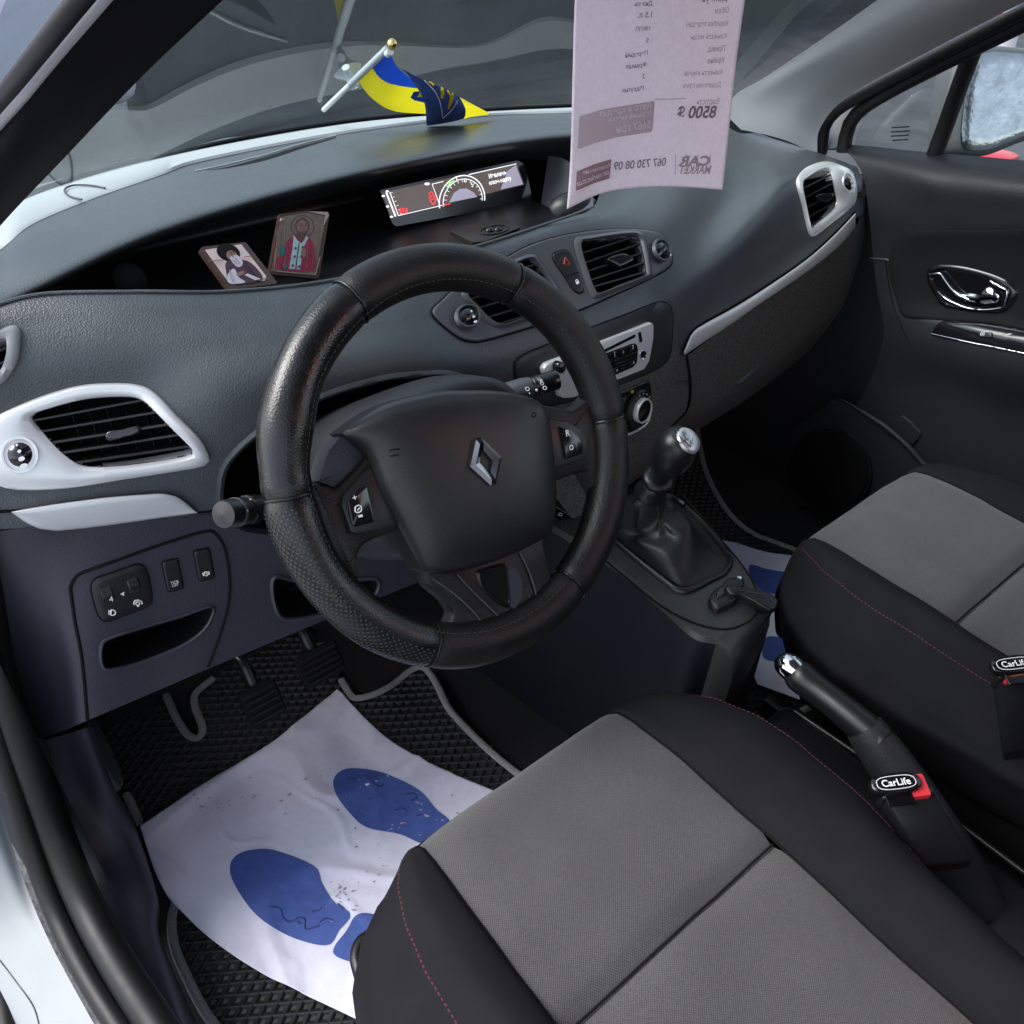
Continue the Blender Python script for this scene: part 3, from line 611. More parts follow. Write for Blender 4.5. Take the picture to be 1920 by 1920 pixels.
for q, gname in (((912, 1425), (925, 1416), (985, 1403), (998, 1408), (1015, 1490), (1028, 1555), (1018, 1568), (955, 1584), (943, 1578), (925, 1500)), 'traction_switch'), (((1090, 1370), (1100, 1358), (1160, 1345), (1174, 1350), (1190, 1430), (1200, 1495), (1190, 1508), (1130, 1522), (1118, 1515), (1102, 1440)), 'stop_start_switch'):
    b_ = plate(gname, K4(*q), SL, .0022, 'satin_black', dash, edge=.0012, n=44)
    dtube('switch_joint', K4(*q), SL, .0011, 'matte_black', b_, .0008, 50, True)
    if gname[0] == 't':
        text('switch_lettering', 'TCS', *K4((955, 1545), (1000, 1533)), SW, 'white_print', b_, lift=.0008, bold=.02); text('switch_lettering', 'OFF', *K4((964, 1558), (998, 1549)), SW, 'white_print', b_, lift=.0008)
    else:
        dtube('switch_symbol', ell(*K4((1155, 1482))[0], 3.8, 3.8, 10), SW, .0006, 'white_print', b_, .0006, 24, True); text('switch_lettering', 'A', *K4((1147, 1490), (1163, 1486)), SW, 'white_print', b_, lift=.0008)
        for a, b in (((1136, 1478), (1140, 1494)), ((1170, 1470), (1174, 1486))): dtube('switch_symbol', K4(a, b), SW, .0006, 'white_print', b_, .0006, 4)
# ---------------------------------------------------------------- display in the tray
mat('screen', (.035, .028, .026), .18, emit=.0); MAT['screen'].node_tree.nodes['Principled BSDF'].inputs['Emission Color'].default_value = (.10, .075, .065, 1); MAT['screen'].node_tree.nodes['Principled BSDF'].inputs['Emission Strength'].default_value = .40
mat('screen_white', (.80, .80, .84), .4, emit=.55); mat('screen_red', (1., .03, .04), .4, emit=.6); mat('screen_green', (.2, .8, .15), .4, emit=.45); mat('screen_mauve', (.36, .33, .44), .4, emit=.32)
DP = plane3(P(716, 361, Y=.475), P(733, 409, Y=.462), P(975, 330, Y=.468))
disp = empty('instrument_display', P(860, 400, Y=.47), 'lit digital instrument display with rev counter arc deep in the dashboard tray', 'display')
slab('housing', rp(K6((55, 350), (1235, 95), (1300, 130), (1362, 420), (1340, 450), (200, 660), (165, 640)), 4), DP, .0, 'gloss_black', disp, back=.05)
slab('screen', K6((75, 372), (1225, 122), (1290, 302), (150, 588)), DP, .0006, 'screen', disp)
D1 = DP.up(.0009)
def ln(nm, pts, w, m, sm=False, n=None): return dtube(nm, K6(*pts), D1, w*.55, m, disp, 0, n or max(2, len(pts)*(8 if sm else 1)), smooth=sm, k=5)
ln('level_bar', [(110, 370), (190, 575)], .0022, 'screen_white', n=2); ln('level_bar', [(140, 365), (215, 568)], .0010, 'screen_white', n=2)
for a in ((118, 360), (85, 400), (122, 490), (155, 578)): slab('lamp_mark', ell(*K6(a)[0], 3, 2, 8), D1, .0003, 'screen_white', disp)
for k in range(6): ln('scale_mark', [(150+16*k, 375+36*k), (166+16*k, 371+36*k)], .0005, 'screen_white', n=2)
ln('frame_line', [(215, 568), (590, 480)], .0008, 'screen_white', n=2); ln('frame_line', [(820, 215), (1225, 124)], .0010, 'screen_white', n=2); ln('frame_line', [(505, 300), (570, 480)], .0008, 'screen_white', n=2); ln('frame_line', [(505, 298), (600, 275)], .0008, 'screen_white', n=2)
slab('lamp_mark', ell(*K6((460, 296))[0], 5, 2.5, 10), D1, .0003, 'screen_white', disp)
arc = lambda k, a0, a1, n: [(760-195*k*math.cos(rad(t))+45*(1-k), 430-215*k*math.sin(rad(t))-95*k*math.cos(rad(t))*-.22+10) for t in [a0+(a1-a0)*i/n for i in range(n+1)]]
ln('gauge_arc', arc(1., -12, 185, 24), .0014, 'screen_white', True); ln('gauge_arc', arc(.86, -10, 185, 24), .0009, 'screen_white', True)
ln('gauge_arc_green', arc(.92, 42, 66, 6), .0018, 'screen_green', True)
for k in range(15):
    a = arc(.84, -6+13.3*k, 185, 1)[0]; b = arc(.74, -6+13.3*k, 185, 1)[0]; ln('gauge_mark', [a, b], .0006, 'screen_white', n=2)
slab('gauge_face', K6((650, 455), (690, 375), (740, 340), (800, 335), (860, 370), (890, 408)), D1, .0002, 'screen_mauve', disp)
slab('screen_corner', K6((1150, 185), (1220, 135), (1283, 300), (1090, 345)), D1, .0002, 'screen_mauve', disp)
for nmb, a in ((2, (650, 318)), (3, (705, 275)), (4, (775, 290)), (5, (840, 325))): text('gauge_digit', str(nmb), *K6(a, (a[0]+16, a[1]-4)), D1, 'screen_white', disp)
ln('gauge_red', [(592, 482), (660, 466)], .0012, 'screen_red', n=2)
text('display_text', 'Извлечь', *K6((992, 250), (1142, 215)), D1, 'screen_white', disp, bold=.02); text('display_text', 'ключ-карту', *K6((994, 305), (1183, 262)), D1, 'screen_white', disp, bold=.02)
text('brake_sign', 'P', *K6((250, 545), (268, 541)), D1, 'screen_red', disp, bold=.03)
ln('brake_sign_ring', ell(258, 530, 22, 24, 14)+[(280, 530)], .0009, 'screen_red', True)
for s_ in (-1, 1): ln('brake_sign_arc', [(258+s_*34*math.cos(rad(t)), 528+32*math.sin(rad(t))) for t in (-50, -20, 10, 40)], .0009, 'screen_red', True)
ln('door_sign', [(480, 375), (500, 365), (515, 400), (530, 440), (522, 465), (505, 468), (490, 430), (480, 375)], .0012, 'screen_red', True)
for a, b in (((500, 400), (475, 412)), ((508, 425), (480, 440)), ((515, 395), (532, 405)), ((522, 420), (545, 432))): ln('door_sign_leaf', [a, b], .0012, 'screen_red', n=2)
# ---------------------------------------------------------------- icon plaques and the card in the tray
mat('icon_wood', (.05, .022, .016), .4, vary=.3, vscale=60); mat('icon_gold', (.16, .12, .09), .4, vary=.25, vscale=150); mat('icon_cream', (.55, .42, .40), .35, vary=.1, vscale=80)
mat('icon_red', (.28, .012, .05), .4, vary=.25, vscale=120); mat('icon_robe', (.045, .012, .025), .4); mat('icon_skin', (.22, .12, .09), .5); mat('icon_blue', (.36, .5, .52), .45, vary=.2, vscale=200); mat('icon_hair', (.10, .05, .04), .6); mat('icon_white', (.5, .45, .52), .45); mat('icon_teal', (.0, .14, .16), .4); mat('icon_chip', (.35, .28, .25), .6)
def figure(root, L, pl_):
    for k, (nm, q, m, sm) in enumerate(L):
        if sm: drape_poly(nm, KI(*q), pl_, m, root, .0004+.00012*k, 36, rings=2)
        else: slab(nm, KI(*q), pl_, .0004+.00012*k, m, root)
IP = plane3(P(507, 515, Y=.352), P(597, 522, Y=.352), P(525, 398, Y=.392))
ic = empty('icon_plaque', P(550, 518, Y=.352), 'upright wooden icon plaque of a bearded saint in red robe, leaning in the tray', 'icon', 'icon plaques in the tray')
slab('board', rp(KI((1250, 388), (1440, 368), (1590, 372), (1605, 385), (1530, 850), (1500, 855), (1172, 820)), 3), IP, .0, 'icon_wood', ic, back=.007)
figure(ic, [('gold_ground', ((1255, 410), (1440, 380), (1580, 385), (1500, 835), (1185, 800)), 'icon_gold', 0),
 ('halo', ell(1408, 480, 86, 82), 'icon_wood', 1), ('halo', ell(1408, 480, 80, 75), 'icon_gold', 1),
 ('robe', ((1290, 600), (1340, 555), (1440, 550), (1480, 590), (1495, 660), (1480, 800), (1215, 780), (1230, 700), (1270, 690)), 'icon_red', 1),
 ('stole', ((1345, 545), (1380, 590), (1430, 545), (1450, 560), (1410, 640), (1390, 790), (1310, 785), (1335, 640)), 'icon_blue', 0),
 ('stole_line', ((1378, 600), (1386, 600), (1362, 788), (1354, 788)), 'icon_wood', 0),
 ('hair', ell(1406, 475, 52, 62), 'icon_hair', 1), ('face', ell(1404, 485, 38, 48), 'icon_skin', 1), ('beard', ((1368, 510), (1404, 525), (1438, 510), (1425, 560), (1395, 600), (1375, 560)), 'icon_hair', 1),
 ('hand', ell(1268, 580, 12, 22), 'icon_skin', 1), ('hand', ell(1415, 670, 18, 36), 'icon_skin', 1), ('cuff', ell(1262, 655, 16, 40), 'icon_teal', 1), ('cuff', ell(1274, 765, 14, 24), 'icon_teal', 1),
 ('worn_patch', ((1440, 372), (1585, 378), (1595, 400), (1560, 470), (1570, 400), (1500, 385)), 'icon_chip', 0), ('worn_patch', ((1530, 700), (1535, 700), (1500, 830), (1480, 830), (1505, 810)), 'icon_chip', 0), ('worn_patch', ((1250, 420), (1275, 430), (1245, 445)), 'icon_chip', 0)], IP)
for q, m_, w_ in ([(ell(1390, 478, 6, 4, 8), 'matte_black', 0), (ell(1420, 478, 6, 4, 8), 'matte_black', 0)]): drape_poly('eye', KI(*q), IP, m_, ic, .0030, 10, rings=1)
for q, m_ in ((((1380, 466), (1398, 464)), 'icon_hair'), (((1412, 464), (1430, 466)), 'icon_hair'), (((1405, 480), (1402, 502), (1410, 506)), 'icon_hair'), (((1392, 520), (1418, 520)), 'icon_robe'), (((1395, 535), (1390, 580)), 'icon_wood'), (((1410, 535), (1408, 575)), 'icon_wood'), (((1300, 620), (1280, 700), (1265, 770)), 'icon_robe'), (((1470, 610), (1478, 700), (1470, 790)), 'icon_robe'), (((1440, 640), (1430, 780)), 'icon_robe'), (((1278, 490), (1268, 620)), 'icon_wood'), (((1230, 440), (1200, 780)), 'icon_wood'), (((1555, 410), (1500, 800)), 'icon_wood'), (((1215, 806), (1350, 818), (1480, 828)), 'icon_chip')): dtube('brush_line', KI(*q), IP, .0004, m_, ic, .0030, 10)
for x_, y_ in ((1352, 640), (1402, 632), (1345, 700), (1392, 700), (1330, 765), (1378, 772)): drape_poly('stole_cross', KI(*ell(x_, y_, 8, 11, 8)), IP, 'icon_wood', ic, .0031, 8, rings=1)
IQ = plane3(P(428, 543, Y=.30), P(519, 530, Y=.315), P(378, 463, Y=.345))
ic2 = empty('icon_plaque', P(428, 543, Y=.30), 'small icon plaque of a monk in dark hood on pale ground, lying tilted', 'icon', 'icon plaques in the tray')
slab('board', rp(KI((672, 640), (690, 625), (1000, 590), (1228, 880), (1220, 892), (885, 935)), 3), IQ, .0, 'icon_wood', ic2, back=.006)
figure(ic2, [('pale_ground', ((708, 648), (968, 608), (1148, 838), (1140, 870), (905, 900), (885, 890)), 'icon_cream', 0),
 ('hood', ell(875, 668, 88, 62, rot=.35), 'matte_black', 1),
 ('robe', ((860, 735), (960, 720), (1040, 745), (1120, 840), (1090, 880), (890, 895), (862, 820)), 'icon_robe', 1),
 ('face', ell(900, 690, 42, 34, rot=.5), 'icon_skin', 1), ('beard', ((885, 705), (940, 690), (978, 740), (960, 772), (925, 765)), 'icon_white', 1),
 ('scapular', ((865, 840), (910, 785), (935, 820), (950, 850), (995, 885), (885, 893)), 'icon_white', 1), ('hand', ell(960, 822, 32, 14, rot=-.4), 'icon_skin', 1), ('scroll', ((990, 832), (1010, 822), (1100, 858), (1105, 872), (1060, 868)), 'icon_white', 0)], IQ)
for q in (ell(888, 684, 5, 3.5, 8), ell(912, 678, 5, 3.5, 8)): drape_poly('eye', KI(*q), IQ, 'matte_black', ic2, .0020, 10, rings=1)
for q, m_ in ((((900, 684), (908, 702), (900, 706)), 'icon_hair'), (((880, 672), (895, 670)), 'matte_black'), (((905, 668), (920, 664)), 'matte_black'), (((900, 725), (935, 760)), 'icon_skin'), (((920, 712), (955, 755)), 'icon_skin'), (((985, 735), (1030, 800), (1080, 850)), 'matte_black'), (((880, 800), (900, 880)), 'icon_skin'), (((730, 735), (770, 732), (840, 728)), 'icon_skin'), (((980, 706), (1040, 700)), 'icon_skin'), (((1040, 880), (1100, 868), (1160, 860)), 'icon_skin')): dtube('brush_line', KI(*q), IQ, .0004, m_, ic2, .0020, 10)
TP = Plane(P(930, 435, Y=.345)+V((0, 0, 0)), (0, -.12, 1))
tc_ = empty('tray_plaque', P(930, 435, Y=.345), 'dark brown square plaque lying flat beside the display', 'plaque')
mat('plaque_brown', (.022, .016, .012), .42, bump=('noise', 120, .3))
slab('board', rp(K6((650, 715), (1075, 606), (1260, 690), (960, 810), (850, 820)), 3), TP, .004, 'plaque_brown', tc_, back=.002, bev=.001)
dtube('ring', ell(*K6((1035, 690))[0], 27, 8, 16, -.15), TP.up(.0045), .0012, 'plaque_brown', tc_, 0, 40, True); plate('boss', ell(*K6((1000, 690))[0], 9, 4, 12), TP.up(.0045), .002, 'gloss_black', tc_, dome=.002, n=20); plate('boss', ell(*K6((1070, 683))[0], 8, 4, 12), TP.up(.0045), .002, 'gloss_black', tc_, dome=.002, n=20)
# ================================================================ steering wheel
mat('hub_plastic', (.0085, .0085, .0095), .42, bump=('leather', 520, .2), rvar=.05, vscale=20)
WC = V((-.3446, 0, .6828)); TT = rad(30.6); wa = V((1, 0, 0)); wb = V((0, math.sin(TT), math.cos(TT))); wn = wa.cross(wb)
WR, RA, RB = .1838, .0225, .0205
wheel = empty('steering_wheel', WC, 'black leather covered three spoke steering wheel with diamond emblem', 'steering wheel')
def rimp(th, ph, k=1., d=0.):
    er = wa*math.cos(th)+wb*math.sin(th)
    return WC+er*(WR+(RA*k+d)*math.cos(ph))+wn*((RB*k+d)*math.sin(ph))
seams = [170, 236, 293, 353, 412, 470, 530]
def bulge(deg):
    d = deg % 360; g = lambda c, w_: math.exp(-((d-c)/w_)**2)
    return 1+.10*g(150, 9)+.05*g(180, 10)-.05*g(163, 6)+.03*g(100, 20)+.04*g(250, 12)+.03*g(20, 15)+.012*math.sin(rad(d*7))
for si in range(6):
    a0, a1 = seams[si], seams[si+1]; n = 34; m = 26; vs = []
    for i in range(n+1):
        dg = a0+(a1-a0)*i/n; e = min(i, n-i); k = bulge(dg)-(.11 if e == 0 else .03 if e == 1 else 0)
        for j in range(m):
            ph = 2*math.pi*j/m; vs.append(rimp(rad(dg), ph, k+.008*math.sin(3*rad(dg*3)+2*ph)))
    c_ = closed_build('cover_panel', vs, gridf(m, n+1, True), 'leather' if si in (0, 5) else 'leather_brown', wheel, 60)
    c_['label'] = ['perforated grip panel at the lower left of the rim', 'smooth bottom panel of the rim cover', 'smooth lower right panel of the rim cover', 'smooth right panel of the rim cover', 'smooth top panel of the rim cover', 'worn shiny upper left panel of the rim cover'][si]
    tube('cover_seam', [rimp(rad(a0), 2*math.pi*j/28, bulge(a0)-.05) for j in range(28)], .0013, 'leather', wheel, True, 6)
def joined(name, items, m, parent):
    vs, fs = [], []
    for v, f in items:
        k = len(vs); vs += v; fs += [tuple(i+k for i in q) for q in f]
    o = build(name, vs, fs, m, parent, face=False); o['kind'] = 'stuff'; return o
def dash_seg(p, q, nn, w, h):
    s = (q-p).cross(nn).normalized()*w; return [p-s, p+nn*h, p+s, q-s, q+nn*h, q+s], [(0, 1, 4, 3), (1, 2, 5, 4)]
it = []
dg = 0
while dg < 360:
    for ph in (rad(128),):
        p, q = rimp(rad(dg), ph, bulge(dg)), rimp(rad(dg+1.25), ph, bulge(dg)); it.append(dash_seg(p, q, (p-rimp(rad(dg), ph, .2)).normalized(), .0006, .0006))
    dg += 2.0
joined('stitching', it, 'thread', wheel)
it = []
for i in range(62):
    for j in range(9):
        th = rad(173+1.0*i); ph = rad(-30+13*(j+.5*(i % 2))); k = bulge(173+i)
        p = rimp(th, ph, k, .0003); nn = (p-rimp(th, ph, .2)).normalized(); s = nn.cross(wn).normalized(); t = nn.cross(s)
        it.append(([p+(s*math.cos(x)+t*math.sin(x))*.0011 for x in (0, 1.26, 2.51, 3.77, 5.03)], [(0, 1, 2, 3, 4)]))
mat('perforation', (.04, .04, .042), .6); joined('perforations', it, 'perforation', wheel)
def WP(h): return Plane(WC+wn*h, wn)
slab('spoke', rp(K5((200, 1250), (225, 1108), (330, 1134), (400, 1065), (470, 985), (640, 1000), (720, 1300), (690, 1330), (600, 1315), (500, 1345), (440, 1375), (418, 1430), (430, 1520), (330, 1560), (230, 1400)), 8), WP(-.006), .010, 'leather_brown', wheel, back=.012, bev=.005)['label'] = 'left spoke of the steering wheel'
slab('spoke', rp(K5((1180, 770), (1240, 782), (1330, 802), (1375, 775), (1450, 690), (1555, 850), (1560, 1150), (1480, 1230), (1425, 1130), (1390, 1062), (1330, 1078), (1262, 1105), (1180, 1100)), 8), WP(-.006), .010, 'leather_brown', wheel, back=.012, bev=.005)['label'] = 'right spoke of the steering wheel'
slot = K5((958, 1502), (975, 1490), (1045, 1470), (1066, 1478), (1076, 1550), (1080, 1612), (1066, 1628), (1035, 1612), (990, 1575), (966, 1545))
sp = slab('spoke', rp(K5((712, 1470), (718, 1545), (800, 1612), (835, 1665), (815, 1715), (790, 1760), (1000, 1800), (1270, 1690), (1310, 1590), (1262, 1570), (1235, 1450), (1215, 1340), (1000, 1390), (800, 1440)), 8), WP(-.006), .008, 'leather_brown', wheel, back=.012, bev=.004); sp['label'] = 'broad lower spoke with a slot drawn as a black patch'
SPp = WP(.003)
slab('slot', [(p.x, p.y) for p in cr(slot, 40, True)], SPp, .0006, 'matte_black', sp); slab('slot_recess', rp(K5((1074, 1482), (1110, 1472), (1136, 1520), (1140, 1600), (1105, 1652), (1078, 1628), (1082, 1570)), 4), SPp, .0008, 'lower_plastic', sp); pband('slot_rim', scl(slot, 1.2), slot, SPp, [(0, -.0008), (.4, .0012), (.8, .0020), (1, .0004)], 'leather_brown', sp, 60)  # black patch paints the darkness of the open through-hole
for q in (((862, 1500), (905, 1550), (980, 1625), (1085, 1725)), ((1130, 1410), (1165, 1480), (1195, 1570), (1200, 1620), (1190, 1680)), ((755, 1520), (830, 1570), (930, 1660), (985, 1740))): dtube('trim_line', K5(*q), SPp, .0009, 'grey_panel', sp, .0004, 30)
slab('hub_shoulder', rp(K5((296, 975), (360, 893), (470, 975), (480, 1010), (390, 1078), (332, 1134), (255, 1105)), 3), WP(-.010), .006, 'lower_plastic', wheel, back=.02, bev=.003)  # up-facing facet given a lighter plastic to paint the light on it
hp_ = coons(K5((362, 897), (440, 838), (560, 770), (750, 722), (900, 714), (1010, 716), (1120, 732), (1190, 755), (1228, 790)), K5((712, 1490), (790, 1497), (900, 1478), (1050, 1428), (1215, 1345)),
 K5((362, 897), (436, 948), (478, 1010), (520, 1130), (600, 1290), (690, 1458), (712, 1490)), K5((1228, 790), (1245, 900), (1262, 1050), (1266, 1200), (1250, 1310), (1215, 1345)), 60, 60)
vs = []; g_ = lambda q: max(0., 1-abs(2*q-1)**5)
for k_, p_ in enumerate(hp_):
    u_, v_ = (k_ % 60)/59, (k_//60)/59; e_ = g_(u_)*g_(v_); l, n_ = WP(.004).hit(p_.x, p_.y); vs.append(l+n_*(.004+.020*e_**.5+.008*math.sin(math.pi*u_)*math.sin(math.pi*v_)))
bd_ = list(range(60))+[60*r_+59 for r_ in range(1, 60)]+list(range(3598, 3539, -1))+[60*r_ for r_ in range(58, 0, -1)]
nb_ = len(bd_); vs += [vs[b_]-wn*.03 for b_ in bd_]; fs_ = gridf(60, 60)+[(bd_[q], bd_[(q+1) % nb_], 3600+(q+1) % nb_, 3600+q) for q in range(nb_)]
hub = build('airbag_cover', vs, fs_, 'hub_plastic', wheel, 50)
hub['label'] = 'smooth dark airbag cover in the middle of the steering wheel'
HS2 = Surf([([v.co.copy() for v in hub.data.vertices], [tuple(p.vertices) for p in hub.data.polygons])])
# emblem: faceted diamond ring standing on the cover
ec, en = HS2.hit(908, 866); en = wn
def rh_(w_, h_, z): return [ec+wb*h_*.93+wa*w_*.16+en*z, ec+wb*h_*.93-wa*w_*.16+en*z, ec-wa*w_+wb*.002+en*z, ec-wb*h_*.93-wa*w_*.16+en*z, ec-wb*h_*.93+wa*w_*.16+en*z, ec+wa*w_-wb*.002+en*z]
vs = rh_(.0185, .0255, -.004)+rh_(.0182, .0250, .0035)+rh_(.0135, .0195, .0062)+rh_(.0072, .0118, .0035)+rh_(.0066, .0112, -.002)
em = closed_build('emblem', vs, gridf(6, 5, True), 'emblem_metal', hub, 20); em['label'] = 'chrome diamond emblem'
dtube('cover_mark', K5((570, 970), (600, 965), (615, 962)), HS2, .0008, 'matte_black', hub, .0001, 8); dtube('cover_mark', K5((575, 995), (600, 990), (612, 988)), HS2, .0008, 'matte_black', hub, .0001, 8)
dtube('cover_mark', ell(*K5((1190, 818))[0], 4, 4, 10), HS2, .0006, 'matte_black', hub, .0001, 16, True)
pad = slab('button_pad', rp(K5((478, 1042), (505, 1065), (598, 1275), (590, 1300), (425, 1330), (400, 1318), (362, 1205), (372, 1160)), 4), WP(.005), .004, 'satin_black', wheel, bev=.001); pad['label'] = 'left thumb buttons with plus and minus'
slab('button', rp(K5((388, 1192), (425, 1150), (470, 1120), (505, 1275), (420, 1298), (405, 1285)), 4), WP(.009), .003, 'gloss_black', pad, bev=.0012)
BT = WP(.0125)
text('plus_mark', '+', *K5((418, 1187), (434, 1180)), BT, 'white_print', pad, bold=.02); text('minus_mark', '-', *K5((440, 1266), (458, 1262)), BT, 'white_print', pad, bold=.04)
dtube('speed_symbol', K5((425, 1212), (440, 1205), (450, 1212), (450, 1230), (437, 1236), (425, 1232), (425, 1212)), BT, .0006, 'white_print', pad, .0002, 24); dtube('speed_symbol', K5((433, 1228), (445, 1214)), BT, .0005, 'white_print', pad, .0002, 3)
pad = slab('button_pad', rp(K5((1245, 835), (1330, 850), (1385, 885), (1415, 945), (1408, 995), (1375, 1015), (1270, 1045)), 5), WP(.005), .004, 'satin_black', wheel, bev=.001); pad['label'] = 'right thumb buttons marked R and O'
slab('button', rp(K5((1295, 865), (1345, 880), (1385, 920), (1398, 960), (1390, 985), (1320, 1010)), 4), WP(.009), .003, 'gloss_black', pad, bev=.0012)
text('button_letter', 'R', *K5((1328, 910), (1345, 906)), BT, 'white_print', pad, bold=.02); text('button_letter', 'O', *K5((1342, 970), (1360, 966)), BT, 'white_print', pad, bold=.02)
# ================================================================ steering column
col = empty('steering_column', WC-wn*.15, 'dark plastic steering column shroud with two control stalks behind the wheel', 'steering column')
def ring(k, hw, ht, hb, n=40, off=0):
    c0 = WC-wn*k+wb*off; out = []
    for j in range(n):
        t = 2*math.pi*j/n; cx, sx_ = math.cos(t), math.sin(t); e = .62
        out.append(c0+wa*(hw*math.copysign(abs(cx)**e, cx))+wb*((ht if sx_ > 0 else hb)*math.copysign(abs(sx_)**.75, sx_)))
    return out
vs = []
for k, hw, ht, hb in ((.020, .06, .04, .05), (.024, .098, .062, .075), (.034, .108, .072, .085), (.07, .112, .078, .092), (.11, .116, .080, .095), (.16, .118, .078, .095), (.24, .118, .072, .09)): vs += ring(k, hw, ht, hb)
closed_build('shroud', vs, gridf(40, 7, True), 'door_plastic', col, 60)
tube('shroud_joint', [p for p in [WC-wn*.05-wa*.1135+wb*.0, WC-wn*.2-wa*.1195+wb*.0]], .0015, 'matte_black', col)
p0, p1 = P(424, 964, Y=.055), P(520, 945, Y=.085); d = (p0-p1).normalized()
st = lathe('light_stalk', [(.008, 0), (.0095, .02), (.012, .028), (.013, .034), (.0125, .040)], p1, d, 'satin_black', col, 28); st['label'] = 'light switch stalk left of the wheel'
L0 = (p0-p1).length
lathe('stalk_collar', [(.0125, L0*.45), (.0138, L0*.47), (.0138, L0*.62), (.0125, L0*.64)], p1, d, 'gloss_black', st, 28)
lathe('stalk_knob', [(.0115, L0*.62), (.0126, L0*.66), (.0130, L0*.80), (.0131, L0*1.0), (.0120, L0*1.05), (.0, L0*1.075)], p1, d, 'satin_black', st, 32)
lathe('stalk_ring', [(.0129, L0*.80), (.0136, L0*.82), (.0136, L0*.845), (.0129, L0*.86)], p1, d, 'grey_panel', st, 32)
lathe('stalk_dot', [(.0011, 0), (.0011, .0006), (0, .0006)], P(469, 937, Y=.064), (-.3, -.8, .6), 'white_print', st, 10)
q_ = P(452, 962, Y=.052); SPl = Plane(q_, V((-.35, -.75, .45)))
dtube('stalk_symbol', ell(461, 958, 3.5, 3, 8), SPl, .0005, 'white_print', st, 0, 16, True); dtube('stalk_symbol', [(452, 964), (452, 960), (456, 960)], SPl, .0005, 'white_print', st, 0, 6)
p0, p1 = P(1046, 711, Y=.085), P(955, 738, Y=.105); d = (p0-p1).normalized(); L0 = (p0-p1).length
st = lathe('wiper_stalk', [(.012, -.01), (.0135, 0), (.0135, .018), (.0125, L0*.42), (.0118, L0*.45)], p1, d, 'grey_panel', col, 28); st['label'] = 'wiper switch stalk right of the wheel'
lathe('stalk_sleeve', [(.0112, L0*.40), (.0118, L0*.42), (.0118, L0*.95), (.0105, L0*1.0), (.004, L0*1.01), (0, L0*.98)], p1, d, 'gloss_black', st, 28)
for f_ in (.5, .58, .62): lathe('stalk_ring', [(.0118, L0*f_-.001), (.0124, L0*f_), (.0118, L0*f_+.001)], p1, d, 'satin_black', st, 28)
WS = Plane((p0+p1)/2+V((-.3, -.75, .55)).normalized()*.0128, V((-.3, -.75, .55)))
drape_poly('stalk_dot', ell(*K7((760, 1148))[0], 2.6, 2.6, 10), WS, 'white_print', st, 0, 12, rings=1)
for q in (ell(*K7((818, 1135))[0], 3.4, 3.2, 8), ell(*K7((800, 1105))[0], 2.8, 2.5, 8), ell(*K7((793, 1085))[0], 2.2, 2, 8), K7((685, 1135), (705, 1132), (710, 1148), (692, 1155))): dtube('stalk_symbol', q, WS, .0005, 'white_print', st, 0, 18, True)
dtube('stalk_symbol', K7((712, 1165), (714, 1178)), WS, .0006, 'white_print', st, 0, 3)
dtube('start_button_ring', K7((462, 1160), (478, 1142), (510, 1128), (550, 1130), (585, 1145)), SU, .0018, 'chrome', dash, .004, 24)
import mathutils.noise as nzm
# ================================================================ car floor, mats, papers
fl = [V((x, y, z)) for y, z in ((-1.6, -.02), (.42, -.02), (.50, .0), (.66, .22), (.70, .45), (.72, .60)) for x in (-.78, .78)]
cw = []
for t_ in (0, .5, 1):
    for k in range(31):
        x = -.75+.05*k; cw.append(V((x, .84-.51*x*x, .735)).lerp(V((x, .40-.3*x*x, .66)), t_))
struct(build('cowl_blocker', cw, gridf(31, 3), 'matte_black'))  # added sheet out of sight, stops windscreen light leaking behind the dash
for s_ in (-1, 1): struct(build('footwell_side', [V((s_*.775, y, z)) for y, z in (((.16, -.02) if s_ < 0 else (-.7, -.02)), (.80, -.02), (.80, .62), (.26, .68), ((.16, .45) if s_ < 0 else (-.7, .70)))], [(0, 1, 2, 3, 4)], 'carpet'))
struct(build('car_floor', fl, [(2*i, 2*i+1, 2*i+3, 2*i+2) for i in range(5)], 'carpet'))
